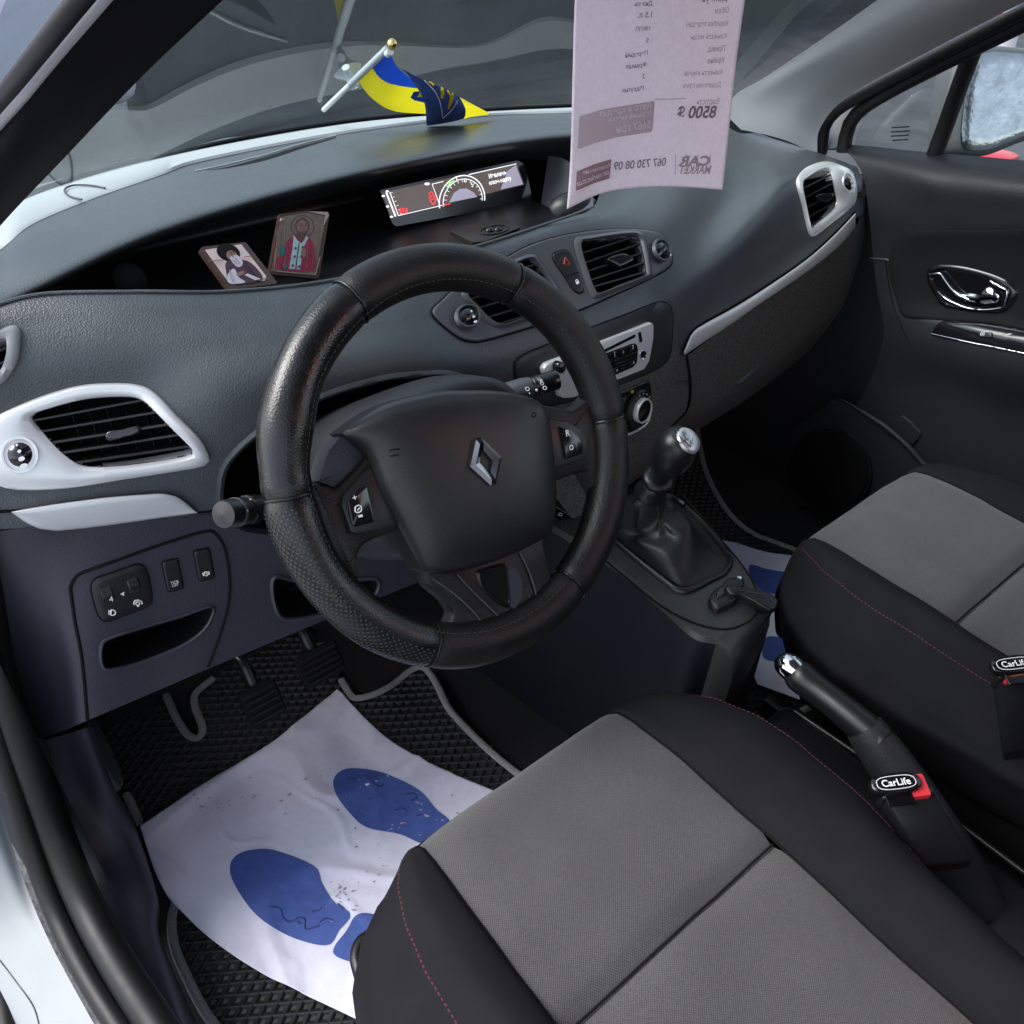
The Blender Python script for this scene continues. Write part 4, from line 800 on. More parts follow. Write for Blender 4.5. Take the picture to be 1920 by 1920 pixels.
def mat_obj(name, label, outline, z, border, cell=(.0125, .0085)):
    root = empty(name, (sum(p.x for p in outline)/len(outline), sum(p.y for p in outline)/len(outline), z), label, 'floor mat', 'rubber floor mats')
    poly = [(p.x, p.y) for p in outline]; bm = bmesh.new()
    f = bm.faces.new([bm.verts.new((p.x, p.y, z-.004)) for p in outline]); r = bmesh.ops.extrude_face_region(bm, geom=[f])
    bmesh.ops.translate(bm, verts=[g for g in r['geom'] if isinstance(g, bmesh.types.BMVert)], vec=(0, 0, -.008)); bmesh.ops.recalc_face_normals(bm, faces=bm.faces)
    me = bpy.data.meshes.new('base'); bm.to_mesh(me); bm.free(); link('base', me, 'eva', root)
    x0, x1 = min(p[0] for p in poly), max(p[0] for p in poly); y0, y1 = min(p[1] for p in poly), max(p[1] for p in poly)
    a, b = cell; vs, fs = [], []; j = 0; y = y0
    while y < y1:
        x = x0+(a if j % 2 else 0)
        while x < x1:
            if inpoly(x, y, poly):
                k = len(vs); q = .80
                vs += [V((x-a, y, z)), V((x, y-b, z)), V((x+a, y, z)), V((x, y+b, z)), V((x-a*q, y, z-.001)), V((x, y-b*q, z-.001)), V((x+a*q, y, z-.001)), V((x, y+b*q, z-.001)), V((x, y+b*.25, z-.0065))]
                fs += [(k, k+1, k+5, k+4), (k+1, k+2, k+6, k+5), (k+2, k+3, k+7, k+6), (k+3, k, k+4, k+7), (k+4, k+5, k+8), (k+5, k+6, k+8), (k+6, k+7, k+8), (k+7, k+4, k+8)]
            x += 2*a
        y += b; j += 1
    o = build('cell_relief', vs, fs, 'eva', root, sharp=15, face=False); o['kind'] = 'stuff'
    for bd in border: tube('piping', [V((p.x, p.y, z+.001)) for p in cr(bd, max(20, len(bd)*10))], .0062, 'piping', root, n=8, flat=(V((0, 0, 1)), .7))
    return root
Zm = .012
F = lambda *q: [P(x, y, Z=Zm) for x, y in q]
rb = F((1010, 1480), (965, 1447), (925, 1415), (880, 1372), (842, 1330), (822, 1290), (805, 1262), (790, 1252), (770, 1258), (735, 1285), (700, 1303), (668, 1310), (655, 1300), (640, 1275))
lb = F((640, 2160), (520, 2050), (400, 1920), (345, 1820), (325, 1765), (323, 1720), (330, 1690))
nb = F((310, 1300), (330, 1345), (352, 1378), (372, 1384), (380, 1365), (366, 1325), (368, 1300), (400, 1272))
mat_obj('floor_mat', 'black diamond patterned mat under the pedals, edged in grey piping', rb+F((600, 1210), (540, 1180), (400, 1272), (368, 1300), (366, 1325), (380, 1365), (372, 1384), (352, 1378), (310, 1300), (240, 1290), (180, 1330), (215, 1440), (260, 1540), (300, 1620))+lb[::-1]+[V((-.45, -.25, Zm)), V((-.25, -.2, Zm))], Zm, [rb, lb, nb, F((262, 1545), (245, 1505), (236, 1490))])
pb = F((1305, 790), (1315, 850), (1330, 900), (1365, 960), (1410, 1000), (1460, 1020), (1540, 1050))
mat_obj('floor_mat', 'black passenger floor mat edged in grey piping beside the gear lever', F((1305, 790), (1315, 850), (1330, 900), (1365, 960), (1410, 1000), (1460, 1020), (1540, 1050))+[V((.62, -.10, Zm)), V((.5, -.3, Zm)), V((.16, -.3, Zm)), V((.16, .2, Zm)), V((.25, .45, Zm)), V((.5, .5, Zm))], Zm, [pb, F((1520, 1325), (1500, 1335), (1480, 1340))])
# paper sheets with printed shoe soles
mat('paper', (.62, .62, .74), .75, bump=('noise', 45, .3, .004), vary=.07, vscale=26)
mat('sole_blue', (.045, .085, .30), .7, bump=('noise', 60, .25, .004), vary=.12, vscale=60)
mat('sole_dark', (.024, .042, .16), .7)
mat('dirt', (.30, .29, .33), .8, vary=.3, vscale=200)
def paper(name, label, rows, z, wav):
    R_ = [[P(x, y, Z=z+h) for x, y, h in r] for r in rows]; v_, f_ = grid(R_, 120, 120)
    import mathutils.noise as nz
    rg = lambda q: max(0., 1-abs(nz.noise(q))*11)
    v_ = [v+V((0, 0, wav*(nz.noise(v*7)*.8+nz.noise(v*19)*.3+.75*rg(v*4.6)+.5*rg(v*10+V((3, 1, 0)))*max(0, nz.noise(v*6)+.4)))) for v in v_]
    o = build(name, v_, f_, 'paper'); sm = o.modifiers.new('thickness', 'SOLIDIFY'); sm.thickness = .0004; sm.offset = -1
    tag(o, label, 'paper mat', 'paper mats with shoe soles'); return o, Surf([(v_, f_)])
pp, SPp2 = paper('paper_mat', 'large white paper mat with blue shoe soles in the driver footwell',
 [[(262, 1548, .035), (390, 1465, .012), (500, 1402, .008), (570, 1345, .006), (632, 1292, .004)],
  [(300, 1655, .02), (450, 1590, .006), (570, 1510, .006), (660, 1450, .004), (735, 1390, .004)],
  [(345, 1715, .008), (540, 1700, .004), (680, 1600, .004), (780, 1530, .004), (860, 1455, .004)],
  [(470, 1812, .004), (640, 1810, .004), (800, 1700, .004), (900, 1600, .004), (960, 1500, .004)],
  [(705, 1928, .004), (830, 1900, .004), (950, 1800, .004), (1060, 1700, .004), (1120, 1600, .004)]], .016, .006)
soleA = [(480, 1593), (520, 1596), (590, 1625), (603, 1655), (625, 1690), (657, 1715), (635, 1745), (612, 1773), (540, 1755), (480, 1715), (440, 1660), (431, 1625), (445, 1603)]
for q in (soleA, [(673, 1714), (720, 1725), (750, 1790), (730, 1835), (680, 1812), (625, 1788), (650, 1745)],
          [(650, 1442), (700, 1445), (745, 1460), (790, 1485), (815, 1515), (845, 1543), (820, 1565), (795, 1583), (750, 1565), (690, 1553), (660, 1530), (630, 1490), (626, 1460)],
          [(862, 1560), (905, 1600), (900, 1660), (850, 1640), (808, 1595)]): drape_poly('sole_print', q, SPp2, 'sole_blue', pp, .0012, 60, rings=8)
for q in (KB((1350, 1335), (1400, 1345), (1415, 1390), (1450, 1410), (1500, 1390), (1525, 1400), (1530, 1450), (1600, 1430)), KB((1440, 1415), (1480, 1405), (1500, 1420)), KB((1560, 1360), (1600, 1350), (1610, 1335)), KB((1690, 1320), (1720, 1345)), KB((1730, 700), (1760, 690), (1780, 715)), [(700, 1470), (712, 1475), (720, 1470)], [(760, 1490), (775, 1488), (782, 1496), (770, 1502)], [(740, 1520), (752, 1516), (765, 1522)], [(780, 1530), (792, 1527)], [(690, 1500), (700, 1496)], [(600, 1730), (612, 1722), (625, 1728)]):
    dtube('scuff', q, SPp2, .0013, 'sole_dark', pp, .0010, 24)
for k in range(150):
    x, y = random.choice([(random.gauss(800, 45), random.gauss(1540, 25)), (random.gauss(650, 22), random.gauss(1680, 20)), (random.gauss(575, 60), random.gauss(1500, 18)), (random.gauss(700, 35), random.gauss(1620, 40)), (random.gauss(390, 25), random.gauss(1505, 12))])
    r0 = random.choice([.6, .8, 1., 1.3, 1.8, 2.6]); drape_poly('dirt_speck', ell(x, y, r0*random.uniform(.8, 2.2), r0*.6, 8, random.uniform(-.8, .4)), SPp2, 'dirt', pp, .0016, 8, rings=1)
pq, SPq = paper('paper_mat', 'white paper mat with blue shoe soles beyond the console on the passenger side',
 [[(1300, 1010, .004), (1370, 1015, .004), (1440, 1035, .004), (1530, 1045, .004)], [(1340, 1080, .003), (1420, 1090, .003), (1490, 1100, .003), (1580, 1105, .003)],
  [(1380, 1180, .003), (1440, 1190, .003), (1500, 1195, .003), (1580, 1200, .003)], [(1420, 1282, .003), (1465, 1298, .003), (1510, 1314, .003), (1580, 1330, .003)]], .016, .003)
for q in ([(1405, 1060), (1440, 1068), (1500, 1080), (1500, 1100), (1475, 1115), (1430, 1110), (1410, 1090)], [(1436, 1196), (1480, 1198), (1530, 1205), (1530, 1240), (1475, 1242), (1432, 1234)]): drape_poly('sole_print', q, SPq, 'sole_blue', pq, .0012, 40, rings=5)
# ================================================================ pedals
def pedal(name, label, c, w_, h_, arm):
    r = empty(name, c, label, 'pedal', 'foot pedals')
    u_ = V((1, 0, 0)); v_ = V((0, .55, .83)).normalized(); n_ = u_.cross(v_)
    box('pad', c, u_*w_, v_*h_, n_*.008, 'matte_black', r, .006, 3)
    for k in range(5): box('pad_rib', c-n_*-.0085+v_*(h_*(-.72+.36*k)), u_*w_*.85, v_*.0022, n_*.0015, 'rubber', r, .0005, 1)
    tube('arm', cr([c-n_*.01, c-n_*.03+V((0, .03, .06)), arm], 12), .009, 'satin_black', r, n=10); return r
pedal('clutch_pedal', 'black ribbed clutch pedal above the floor mat', P(492, 1318, Y=.27), .028, .028, P(420, 1245, Y=.36))
pedal('brake_pedal', 'dark brake pedal in shadow right of the clutch pedal', P(600, 1245, Y=.29), .035, .026, P(585, 1190, Y=.38))
# ================================================================ seats
mat('seat_fabric', (.062, .061, .060), .85, sheen=.2)
def weave(m, col2):
    t = m.node_tree; b = t.nodes['Principled BSDF']; uv = t.nodes.new('ShaderNodeUVMap')
    sx = t.nodes.new('ShaderNodeSeparateXYZ'); t.links.new(uv.outputs[0], sx.inputs[0]); out = []
    for i, (f_) in enumerate((1/.0027, 1/.0027)):
        mu = t.nodes.new('ShaderNodeMath'); mu.operation = 'MULTIPLY'; mu.inputs[1].default_value = f_*2*math.pi; t.links.new(sx.outputs[i], mu.inputs[0])
        sn = t.nodes.new('ShaderNodeMath'); sn.operation = 'SINE'; t.links.new(mu.outputs[0], sn.inputs[0]); out.append(sn)
    mx = t.nodes.new('ShaderNodeMath'); mx.operation = 'MULTIPLY'; t.links.new(out[0].outputs[0], mx.inputs[0]); t.links.new(out[1].outputs[0], mx.inputs[1])
    nn = t.nodes.new('ShaderNodeTexNoise'); nn.inputs['Scale'].default_value = 300; tc = t.nodes.new('ShaderNodeTexCoord'); t.links.new(tc.outputs['Object'], nn.inputs['Vector'])
    ad = t.nodes.new('ShaderNodeMath'); ad.operation = 'MULTIPLY_ADD'; ad.inputs[1].default_value = .7; t.links.new(mx.outputs[0], ad.inputs[0]); t.links.new(nn.outputs[0], ad.inputs[2])
    rm = t.nodes.new('ShaderNodeMapRange'); rm.inputs[1].default_value = -.3; rm.inputs[2].default_value = 1.3; t.links.new(ad.outputs[0], rm.inputs[0])
    mi = t.nodes.new('ShaderNodeMix'); mi.data_type = 'RGBA'; mi.inputs[6].default_value = (.030, .029, .029, 1); mi.inputs[7].default_value = (*col2, 1); t.links.new(rm.outputs[0], mi.inputs[0])
    n2 = t.nodes.new('ShaderNodeTexNoise'); n2.inputs['Scale'].default_value = 9; n2.inputs['Detail'].default_value = 5; t.links.new(tc.outputs['Object'], n2.inputs['Vector'])
    r2 = t.nodes.new('ShaderNodeMapRange'); r2.inputs[1].default_value = .3; r2.inputs[2].default_value = .7; r2.inputs[3].default_value = .86; r2.inputs[4].default_value = 1.12; t.links.new(n2.outputs[0], r2.inputs[0])
    m2 = t.nodes.new('ShaderNodeMix'); m2.data_type = 'RGBA'; m2.blend_type = 'MULTIPLY'; m2.inputs[0].default_value = 1; t.links.new(mi.outputs[2], m2.inputs[6]); t.links.new(r2.outputs[0], m2.inputs[7])
    t.links.new(m2.outputs[2], b.inputs['Base Color'])
    bp = t.nodes.new('ShaderNodeBump'); bp.inputs['Strength'].default_value = .5; bp.inputs['Distance'].default_value = .0006; t.links.new(mx.outputs[0], bp.inputs['Height']); t.links.new(bp.outputs[0], b.inputs['Normal'])
weave(MAT['seat_fabric'], (.083, .080, .081))
def ip(tab, y):
    """table lookup with smooth steps, tab sorted by decreasing y"""
    for (ya, a), (yb, b) in zip(tab, tab[1:]):
        if yb <= y <= ya: t = (y-ya)/(yb-ya); return a+(b-a)*t
    return tab[0][1] if y > tab[0][0] else tab[-1][1]
WT = [(-.118, .160), (-.13, .182), (-.145, .208), (-.165, .238), (-.2, .270), (-.25, .292), (-.3, .299), (-.4, .290), (-.5, .268), (-.6, .252), (-.9, .25)]
WI = [(-.118, .138), (-.15, .141), (-.25, .146), (-.37, .149), (-.6, .150), (-.9, .15)]
ZT = [(-.118, .27), (-.123, .305), (-.132, .333), (-.145, .347), (-.165, .3525), (-.25, .356), (-.36, .354), (-.5, .345), (-.9, .34)]
BZ = [(-.118, .0), (-.15, .002), (-.25, .013), (-.4, .024), (-.55, .036), (-.9, .05)]
SEAM = -.367
def seat(name, label, xc, s, dy, bar_, sfi, sfo):
    root = empty(name, (xc, -.4+dy, .02), label, 'car seat', 'front seats')
    ys = [-.118, -.120, -.123, -.127, -.132, -.138, -.145, -.155]+[-.165-.0125*k for k in range(50)]
    def prof(y, sf=.86):
        w_, wi, z, b = ip(WT, y), ip(WI, y), ip(ZT, y), ip(BZ, y); d = w_-wi; gs = .012*math.exp(-((y-SEAM)/.009)**2)+.004*math.exp(-((y-SEAM)/.03)**2)
        ins = [(wi*k/10, z+.004*(1-(k/10)**2)-(.004 if k == 10 else 0)-gs*(1 if k < 10 else .7)) for k in range(11)]
        bol = [(wi+d*.0, z-.004), (wi+d*.08*sf, z+b*.35+.001), (wi+d*.29*sf, z+b*.8+.002), (wi+d*.58*sf, z+b+.002), (wi+d*.84*sf, z+b*.75-.004*sf-.001), (wi+d*sf, z+b*.4-.018*sf)]; e = (1-sf)/.14
        sd_ = [(wi+d*sf, z+b*.4-.018*sf), (wi+d*(sf+(1-sf)*.55), z-.030-.004*min(e, 3)), (w_-.006, z-.055), (w_-.017, z-.09), (w_-.032, z-.13), (w_-.050, z-.17), (w_-.075, z-.20)]
        return ins, bol, sd_
    def V3(x, y, z): q = V((x, y, xc)); return V((xc+x, y+dy, z+.0042*nzm.noise(q*8)+.0016*nzm.noise(q*24)-.0022*max(0, 1-6*abs(nzm.noise(q*9+V((5, 2, 1)))))*max(0, nzm.noise(q*5)+.35)))
    def mk(nm, fn, m, ysub, uv=False, lb=None):
        rows = []
        for y in ysub: rows.append(fn(y))
        n = len(rows[0]); o = build(nm, [p for r in rows for p in r], gridf(n, len(rows)), m, root, 60)
        if uv:
            ul = o.data.uv_layers.new(name='UVMap'); 
            for l in o.data.loops: c = o.data.vertices[l.vertex_index].co; ul.data[l.index].uv = (c.x, c.y)
        if lb: o['label'] = lb
        return o
    ifn = lambda y: [V3(-x, y, z) for x, z in prof(y)[0][:0:-1]]+[V3(x, y, z) for x, z in prof(y)[0]]
    yi = [y for y in ys if y <= -.127]
    mk('insert_panel', ifn, 'seat_fabric', [y for y in yi if y > SEAM]+[SEAM], True, 'grey woven front panel of the cushion'); mk('insert_panel', ifn, 'seat_fabric', [SEAM]+[y for y in yi if y < SEAM], True, 'grey woven rear panel of the cushion')
    mk('front_roll', lambda y: [V3(-x, y, z) for x, z in prof(y)[0][:0:-1]]+[V3(x, y, z) for x, z in prof(y)[0]], 'side_cloth', [y for y in ys if y >= -.128])
    nose = [V3(-p[0], -.118, p[1]) for p in prof(-.118)[0][:0:-1]]+[V3(p[0], -.118, p[1]) for p in prof(-.118)[0]]
    build('front_skirt', nose+[p+V((0, -.002, -.06)) for p in nose]+[p+V((0, -.02, -.12)) for p in nose], gridf(len(nose), 3), 'side_cloth', root)
    for g in (-1, 1):
        side_name = ('inner' if g*s > 0 else 'outer'); sf = sfi if g*s > 0 else sfo
        mk('bolster', lambda y: cr([V3(g*x, y, z) for x, z in prof(y, sf)[1]], 16, even=False), 'side_cloth', ys, lb='black %s bolster of the cushion' % side_name)
        mk('side_panel', lambda y: cr([V3(g*x, y, z) for x, z in prof(y, sf)[2]], 22, even=False), 'side_cloth', ys, lb='black %s side panel of the cushion' % side_name)
        it = []; L = [V3(g*prof(y, sf)[2][0][0], y, prof(y, sf)[2][0][1]+.0003) for y in ys]; L = cr(L, 260)
        for a, b in zip(L[::2], L[1::2]): it.append(dash_seg(a, a.lerp(b, 1.25), V((g*.5, 0, .8)).normalized(), .0009, .0008))
        joined('stitching', it, 'red_thread', root)
        tube('insert_piping', [V3(g*ip(WI, y), y, ip(ZT, y)-.0035) for y in ys[3:]], .0016, 'matte_black', root, n=6)
    tube('cushion_seam', [V3(x*.149/8, SEAM, ip(ZT, SEAM)-.011+.003*(1-(x/8)**2)) for x in range(-8, 9)], .0014, 'matte_black', root, n=6)
    tube('front_piping', [V3(x*.139/8, -.128, ip(ZT, -.128)+.0035*(1-(x/8)**2)) for x in range(-8, 9)], .0022, 'side_cloth', root, n=6)
    # frame below the cushion, rails
    for g in (-1, 1): box('rail', (xc+g*.20, -.48+dy, .05), V((.016, 0, 0)), V((0, .30, 0)), V((0, 0, .018)), 'satin_black', root, .004)
    box('frame', (xc, -.50+dy, .13), V((.19, 0, 0)), V((0, .28, 0)), V((0, 0, .045)), 'matte_black', root, .01)
    if bar_: tube('adjuster_bar', cr(bar_, 30), .0075, 'satin_black', root, n=10)
    return root
seat('driver_seat', 'grey and black cloth driver seat cushion in the foreground, red stitching', -.3697, 1, 0, [P(720, 1905, Z=.17), P(690, 1868, Z=.17), P(672, 1815, Z=.17), P(668, 1790, Z=.17), P(678, 1765, Z=.17), P(705, 1750, Z=.17)], .84, .45)
seat('passenger_seat', 'grey and black cloth passenger seat cushion beyond the handbrake', .3697, -1, .048, [P(1497, 1232, Z=.16), P(1493, 1222, Z=.16), P(1500, 1212, Z=.16), P(1520, 1205, Z=.16)], .42, .6)
# ================================================================ centre console
con = empty('centre_console', (0, 0, 0), 'dark plastic centre console carrying gear lever and cup well', 'console')
ZC = .37
T_ = lambda x, y, z=ZC: P(x, y, Z=z)
lft = [T_(930, 925), T_(1030, 985), T_(1140, 1052), T_(1230, 1125), T_(1300, 1187), T_(1345, 1200)]
rgt = [T_(1150, 845), T_(1182, 868), T_(1240, 915), T_(1300, 960), T_(1375, 1040), T_(1428, 1105)]
ns = 40; LL, RR = cr(lft, ns, even=False), cr(rgt, ns, even=False)
prof_t = [(-.14, -.38), (-.10, -.30), (-.05, -.10), (-.015, -.03), (-.003, -.008), (.02, 0), (.10, .0015), (.3, .002), (.5, .002), (.7, .002), (.9, .0015), (.98, 0), (1.003, -.008), (1.015, -.03), (1.04, -.10), (1.06, -.30)]
vs = [l.lerp(r, t)+V((0, 0, z)) for l, r in zip(LL, RR) for t, z in prof_t]
# rounded rear end
last = vs[-len(prof_t):]
for dy_, dz, sh in ((-.014, -.004, .96), (-.024, -.014, .9), (-.030, -.032, .86), (-.030, -.09, .8), (-.022, -.2, .72), (-.01, -.36, .6)):
    c_ = sum(last, V())/len(last); vs += [V((c_.x+(p.x-c_.x)*sh, p.y+dy_, max(.0, p.z+dz))) for p in last]
CV = (vs, gridf(len(prof_t), ns+6)); SN = Surf([CV]); W_ = len(prof_t)
for nm_, c0, c1, m_ in (('console_side', 0, 4, 'console_side'), ('console_top', 4, 12, 'console_top'), ('console_side', 12, 15, 'console_side')):
    r0_, r1_ = 0, ns; k_ = c1-c0+1
    build(nm_, [vs[r*W_+c] for r in range(r0_, r1_) for c in range(c0, c1+1)], gridf(k_, r1_-r0_), m_, con, 50)
build('console_rear', [vs[r*W_+c] for r in range(ns-1, ns+6) for c in range(W_)], gridf(W_, 7), 'console_top', con, 50)
frO = KG((150, 1105), (60, 1000), (20, 900), (150, 780), (330, 700), (450, 665), (600, 678), (690, 705), (800, 800), (920, 920), (1060, 1090), (1150, 1220), (1155, 1290), (1100, 1370), (980, 1430), (850, 1500), (760, 1530), (680, 1520), (600, 1470), (380, 1300))
frI = KG((180, 1085), (120, 1000), (120, 930), (240, 830), (380, 745), (480, 715), (590, 715), (670, 740), (780, 835), (900, 955), (1030, 1115), (1112, 1225), (1112, 1270), (1060, 1345), (960, 1395), (840, 1455), (760, 1480), (700, 1475), (620, 1430), (400, 1265))
bz = pband('gear_bezel', frO, frI, SN, [(0, -.001), (0, .003), (.25, .006), (.6, .0065), (.9, .004), (1, -.002)], 'satin_black', con)
dtube('console_top_joint', KG((0, 1180), (250, 1390), (480, 1580), (700, 1720), (900, 1800), (1060, 1830), (1200, 1810), (1330, 1730), (1380, 1600), (1330, 1420), (1200, 1230), (1020, 1020), (860, 830), (700, 640)), SN, .0016, 'matte_black', con, .0006, 110)
dtube('console_lower_joint', KG((1290, 1905), (1380, 1820), (1450, 1740), (1490, 1670)), SN, .0016, 'matte_black', con, .0006, 20)
plate('cup_well', KG((180, 450), (260, 430), (350, 500), (388, 580), (330, 640), (240, 690), (150, 700), (100, 600)), SN, .0012, 'matte_black', con, n=40)
sb = plate('parking_switch', KQ((100, 1735), (130, 1725), (260, 1805), (200, 1842), (110, 1775)), SN, .003, 'gloss_black', con, n=30, smooth=False)
dtube('switch_symbol', ell(*KQ((185, 1800))[0], 3.5, 2.6, 8), SurfOff(SN, .0032), .0005, 'white_print', sb, 0, 16, True); dtube('switch_symbol', ell(*KQ((122, 1745))[0], 3.5, 2.6, 8), SurfOff(SN, .0032), .0005, 'white_print', sb, 0, 16, True)
for q in (((240, 780), (330, 735)), ((235, 825), (300, 775))): dtube('trim_line', KG(*q), SN, .001, 'grey_panel', con, .002, 4)
# ================================================================ gear lever
mat('cap_metal', (.60, .61, .62), .34, metal=.7)
gl = empty('gear_lever', (.0, .02, ZC), 'black gear lever with silver capped knob and crumpled leather gaiter', 'gear lever')
kc = P(1262, 850, X=-.005); base_c = SN.hit(1245, 1075)[0]
gaxis = (P(1283, 822, X=-.003)-P(1240, 925, X=.008)).normalized()
gaxis = (gaxis+V((.02, -.10, .0))).normalized()
kb = kc-gaxis*.045
lathe('knob', [(.0135, -.012), (.0145, 0), (.0185, .012), (.0245, .028), (.0275, .044), (.0270, .060), (.0225, .074), (.013, .082), (0, .084)], kb, gaxis, 'satin_black', gl, 36, 70)
cn_ = (_r*.48+_u*.40-_f*.78).normalized()
cc = kb+gaxis*.052+cn_*.0270
cap = lathe('knob_cap', [(.0140, -.020), (.0182, -.004), (.0180, .001), (.0158, .0032), (.0095, .0050), (0, .0056)], cc, cn_, 'cap_metal', gl, 36, 70); cap['label'] = 'silver shift pattern cap'
GP = Plane(cc+cn_*.0056, cn_)
for q in (((690, 165), (745, 215)), ((745, 215), (800, 270)), ((735, 215), (780, 195)), ((690, 215), (710, 235), (735, 220)), ((720, 130), (760, 195))): dtube('shift_line', KG(*q), GP, .0005, 'matte_black', cap, .0004, 6, smooth=False)
for s_, a, b in (('1', (672, 150), (676, 149)), ('3', (690, 132), (704, 128)), ('5', (745, 160), (760, 156)), ('R', (655, 205), (675, 198)), ('2', (775, 300), (790, 294)), ('4', (795, 272), (808, 266)), ('6', (805, 245), (820, 238))): text('shift_digit', s_, *KG(a, b), GP, 'matte_black', cap, lift=.0006)
lathe('ring', [(.0150, -.022), (.0205, -.019), (.0220, -.014), (.0205, -.010), (.0150, -.008)], kb, gaxis, 'satin_black', gl, 36, 70)
lathe('neck', [(.012, -.040), (.0130, -.005)], kb, gaxis, 'satin_black', gl, 24)
lathe('gaiter_collar', [(.0215, -.052), (.0225, -.048), (.021, -.044), (.0165, -.032), (.0135, -.024)], kb, gaxis, 'satin_black', gl, 32, 70)
top_c = kb-gaxis*.048; outer = [SN.hit(p[0], p[1]) for p in polar(frI, (KG((640, 1120))[0]), 72)]
sdir = gaxis.cross(V((0, 1, 0))).normalized(); tdir = gaxis.cross(sdir); vs = []; NR = 22
oc = sum((o[0] for o in outer), V())/72
for k in range(NR+1):
    t = k/NR
    for j in range(72):
        o = outer[j][0]; dirv = (o-top_c); an = math.atan2(dirv.dot(tdir), dirv.dot(sdir)); ti = top_c+(sdir*math.cos(an)+tdir*math.sin(an))*.0215
        s_ = .35*t+.65*t**2.2; p = ti.lerp(o, s_); drop = ti.z+(o.z-ti.z)*min(1, (.55*t**.9+.45*t**1.3)); p.z = drop
        fold = math.sin(math.pi*t)**.8; er = (p-oc); er.z = 0; er.normalize()
        w_ = .006*t+.008*math.sin(an*3+1.3+t*3.5)+.005*math.sin(an*5-t*6+.6)+.004*math.sin(an*9+t*9)
        vs.append(p+er*(w_*fold)+V((0, 0, .010*fold*math.sin(t*7+an*2))))
closed_build('gaiter', vs, gridf(72, NR+1, True), 'gaiter', gl, 80)
# ================================================================ key fob with strap on the console
ky = empty('car_key', SN.hit(1395, 1110)[0], 'black car key on a leather strap lying on the console', 'car key')
KP = SurfOff(SN, 0.)
plate('fob', KG((945, 1600), (985, 1545), (1060, 1490), (1100, 1440), (1220, 1432), (1248, 1450), (1240, 1500), (1210, 1560), (1180, 1620), (1060, 1685), (1010, 1690), (960, 1650)), KP, .012, 'satin_black', ky, edge=.004, n=50)
plate('fob_key', KG((1005, 1570), (1090, 1510), (1110, 1530), (1100, 1570), (1020, 1620)), SurfOff(SN, .012), .002, 'gloss_black', ky, n=24)
KPl = Plane(SN.hit(1395, 1110)[0]+V((0, 0, .016)), (0, -.15, 1))
plate('strap', KG((1090, 1475), (1160, 1462), (1250, 1478), (1350, 1495), (1450, 1522), (1525, 1565), (1550, 1605), (1530, 1650), (1480, 1672), (1400, 1640), (1320, 1592), (1230, 1555), (1140, 1535)), KPl, .004, 'leather', ky, edge=.0025, n=44, sink=.006)
plate('strap_fold', KG((1300, 1560), (1400, 1585), (1480, 1620), (1490, 1665), (1420, 1668), (1340, 1630)), KPl.up(-.012), .006, 'leather', ky, edge=.0025, n=30, sink=.006)
dtube('strap_stitch', KG((1180, 1490), (1300, 1508), (1430, 1540), (1505, 1590)), KPl.up(.004), .0005, 'thread', ky, .0004, 24)
lathe('rivet', [(.003, 0), (.0028, .0015), (0, .002)], SurfOff(SN, .018).hit(*KG((1190, 1475))[0])[0], (0, -.2, 1), 'chrome', ky, 14); lathe('key_ring', [(.004, 0), (.0045, .0012), (.0035, .002), (.003, .001)], SurfOff(SN, .012).hit(*KG((1255, 1585))[0])[0], (0, -.2, 1), 'chrome', ky, 16)
# ================================================================ handbrake
hb = empty('handbrake_lever', P(1800, 1560, X=.01), 'black handbrake lever with chrome button between the seats', 'handbrake')
h0, h1, h2 = P(1490, 1258, X=.0), P(1625, 1368, X=.005), P(1860, 1650, X=.01)
tube('grip', cr([h0, h0.lerp(h1, .15)+V((0, 0, -.002)), h0.lerp(h1, .6), h1+(h1-h0)*.2], 24), [.0175, .0200, .0206, .0204, .0198, .0192, .0188, .0186, .0185, .0185, .0186, .0188, .019, .0192, .0194, .0196, .0198, .0199, .02, .02, .02, .02, .02, .02], 'satin_black', hb, n=20)
dh = (h0-h1).normalized(); lathe('release_button', [(.0160, -.004), (.0172, .002), (.0168, .011), (.0142, .020), (.008, .0260), (0, .0275)], h0, dh, 'chrome', hb, 28, 70)
tube('sleeve', cr([h1+(h0-h1).normalized()*.004, h1.lerp(h2, .33)+V((0, 0, -.012)), h1.lerp(h2, .66)+V((0, 0, -.03)), h2+V((0, 0, -.06))], 24), [.0225, .0245, .0255, .0262]+[.0268+.0005*k for k in range(20)], 'door_plastic', hb, n=18, flat=(V((0, 0, 1)), 1.05))
box('tunnel_tray', (.0, -.62, .10), V((.085, 0, 0)), V((0, .42, 0)), V((0, 0, .09)), 'satin_black', con, .02, 3)
tube('tunnel_tray_edge', [V((.075, -.22, .185)), V((.085, -.45, .195)), V((.085, -.8, .2))], .004, 'satin_black', con)
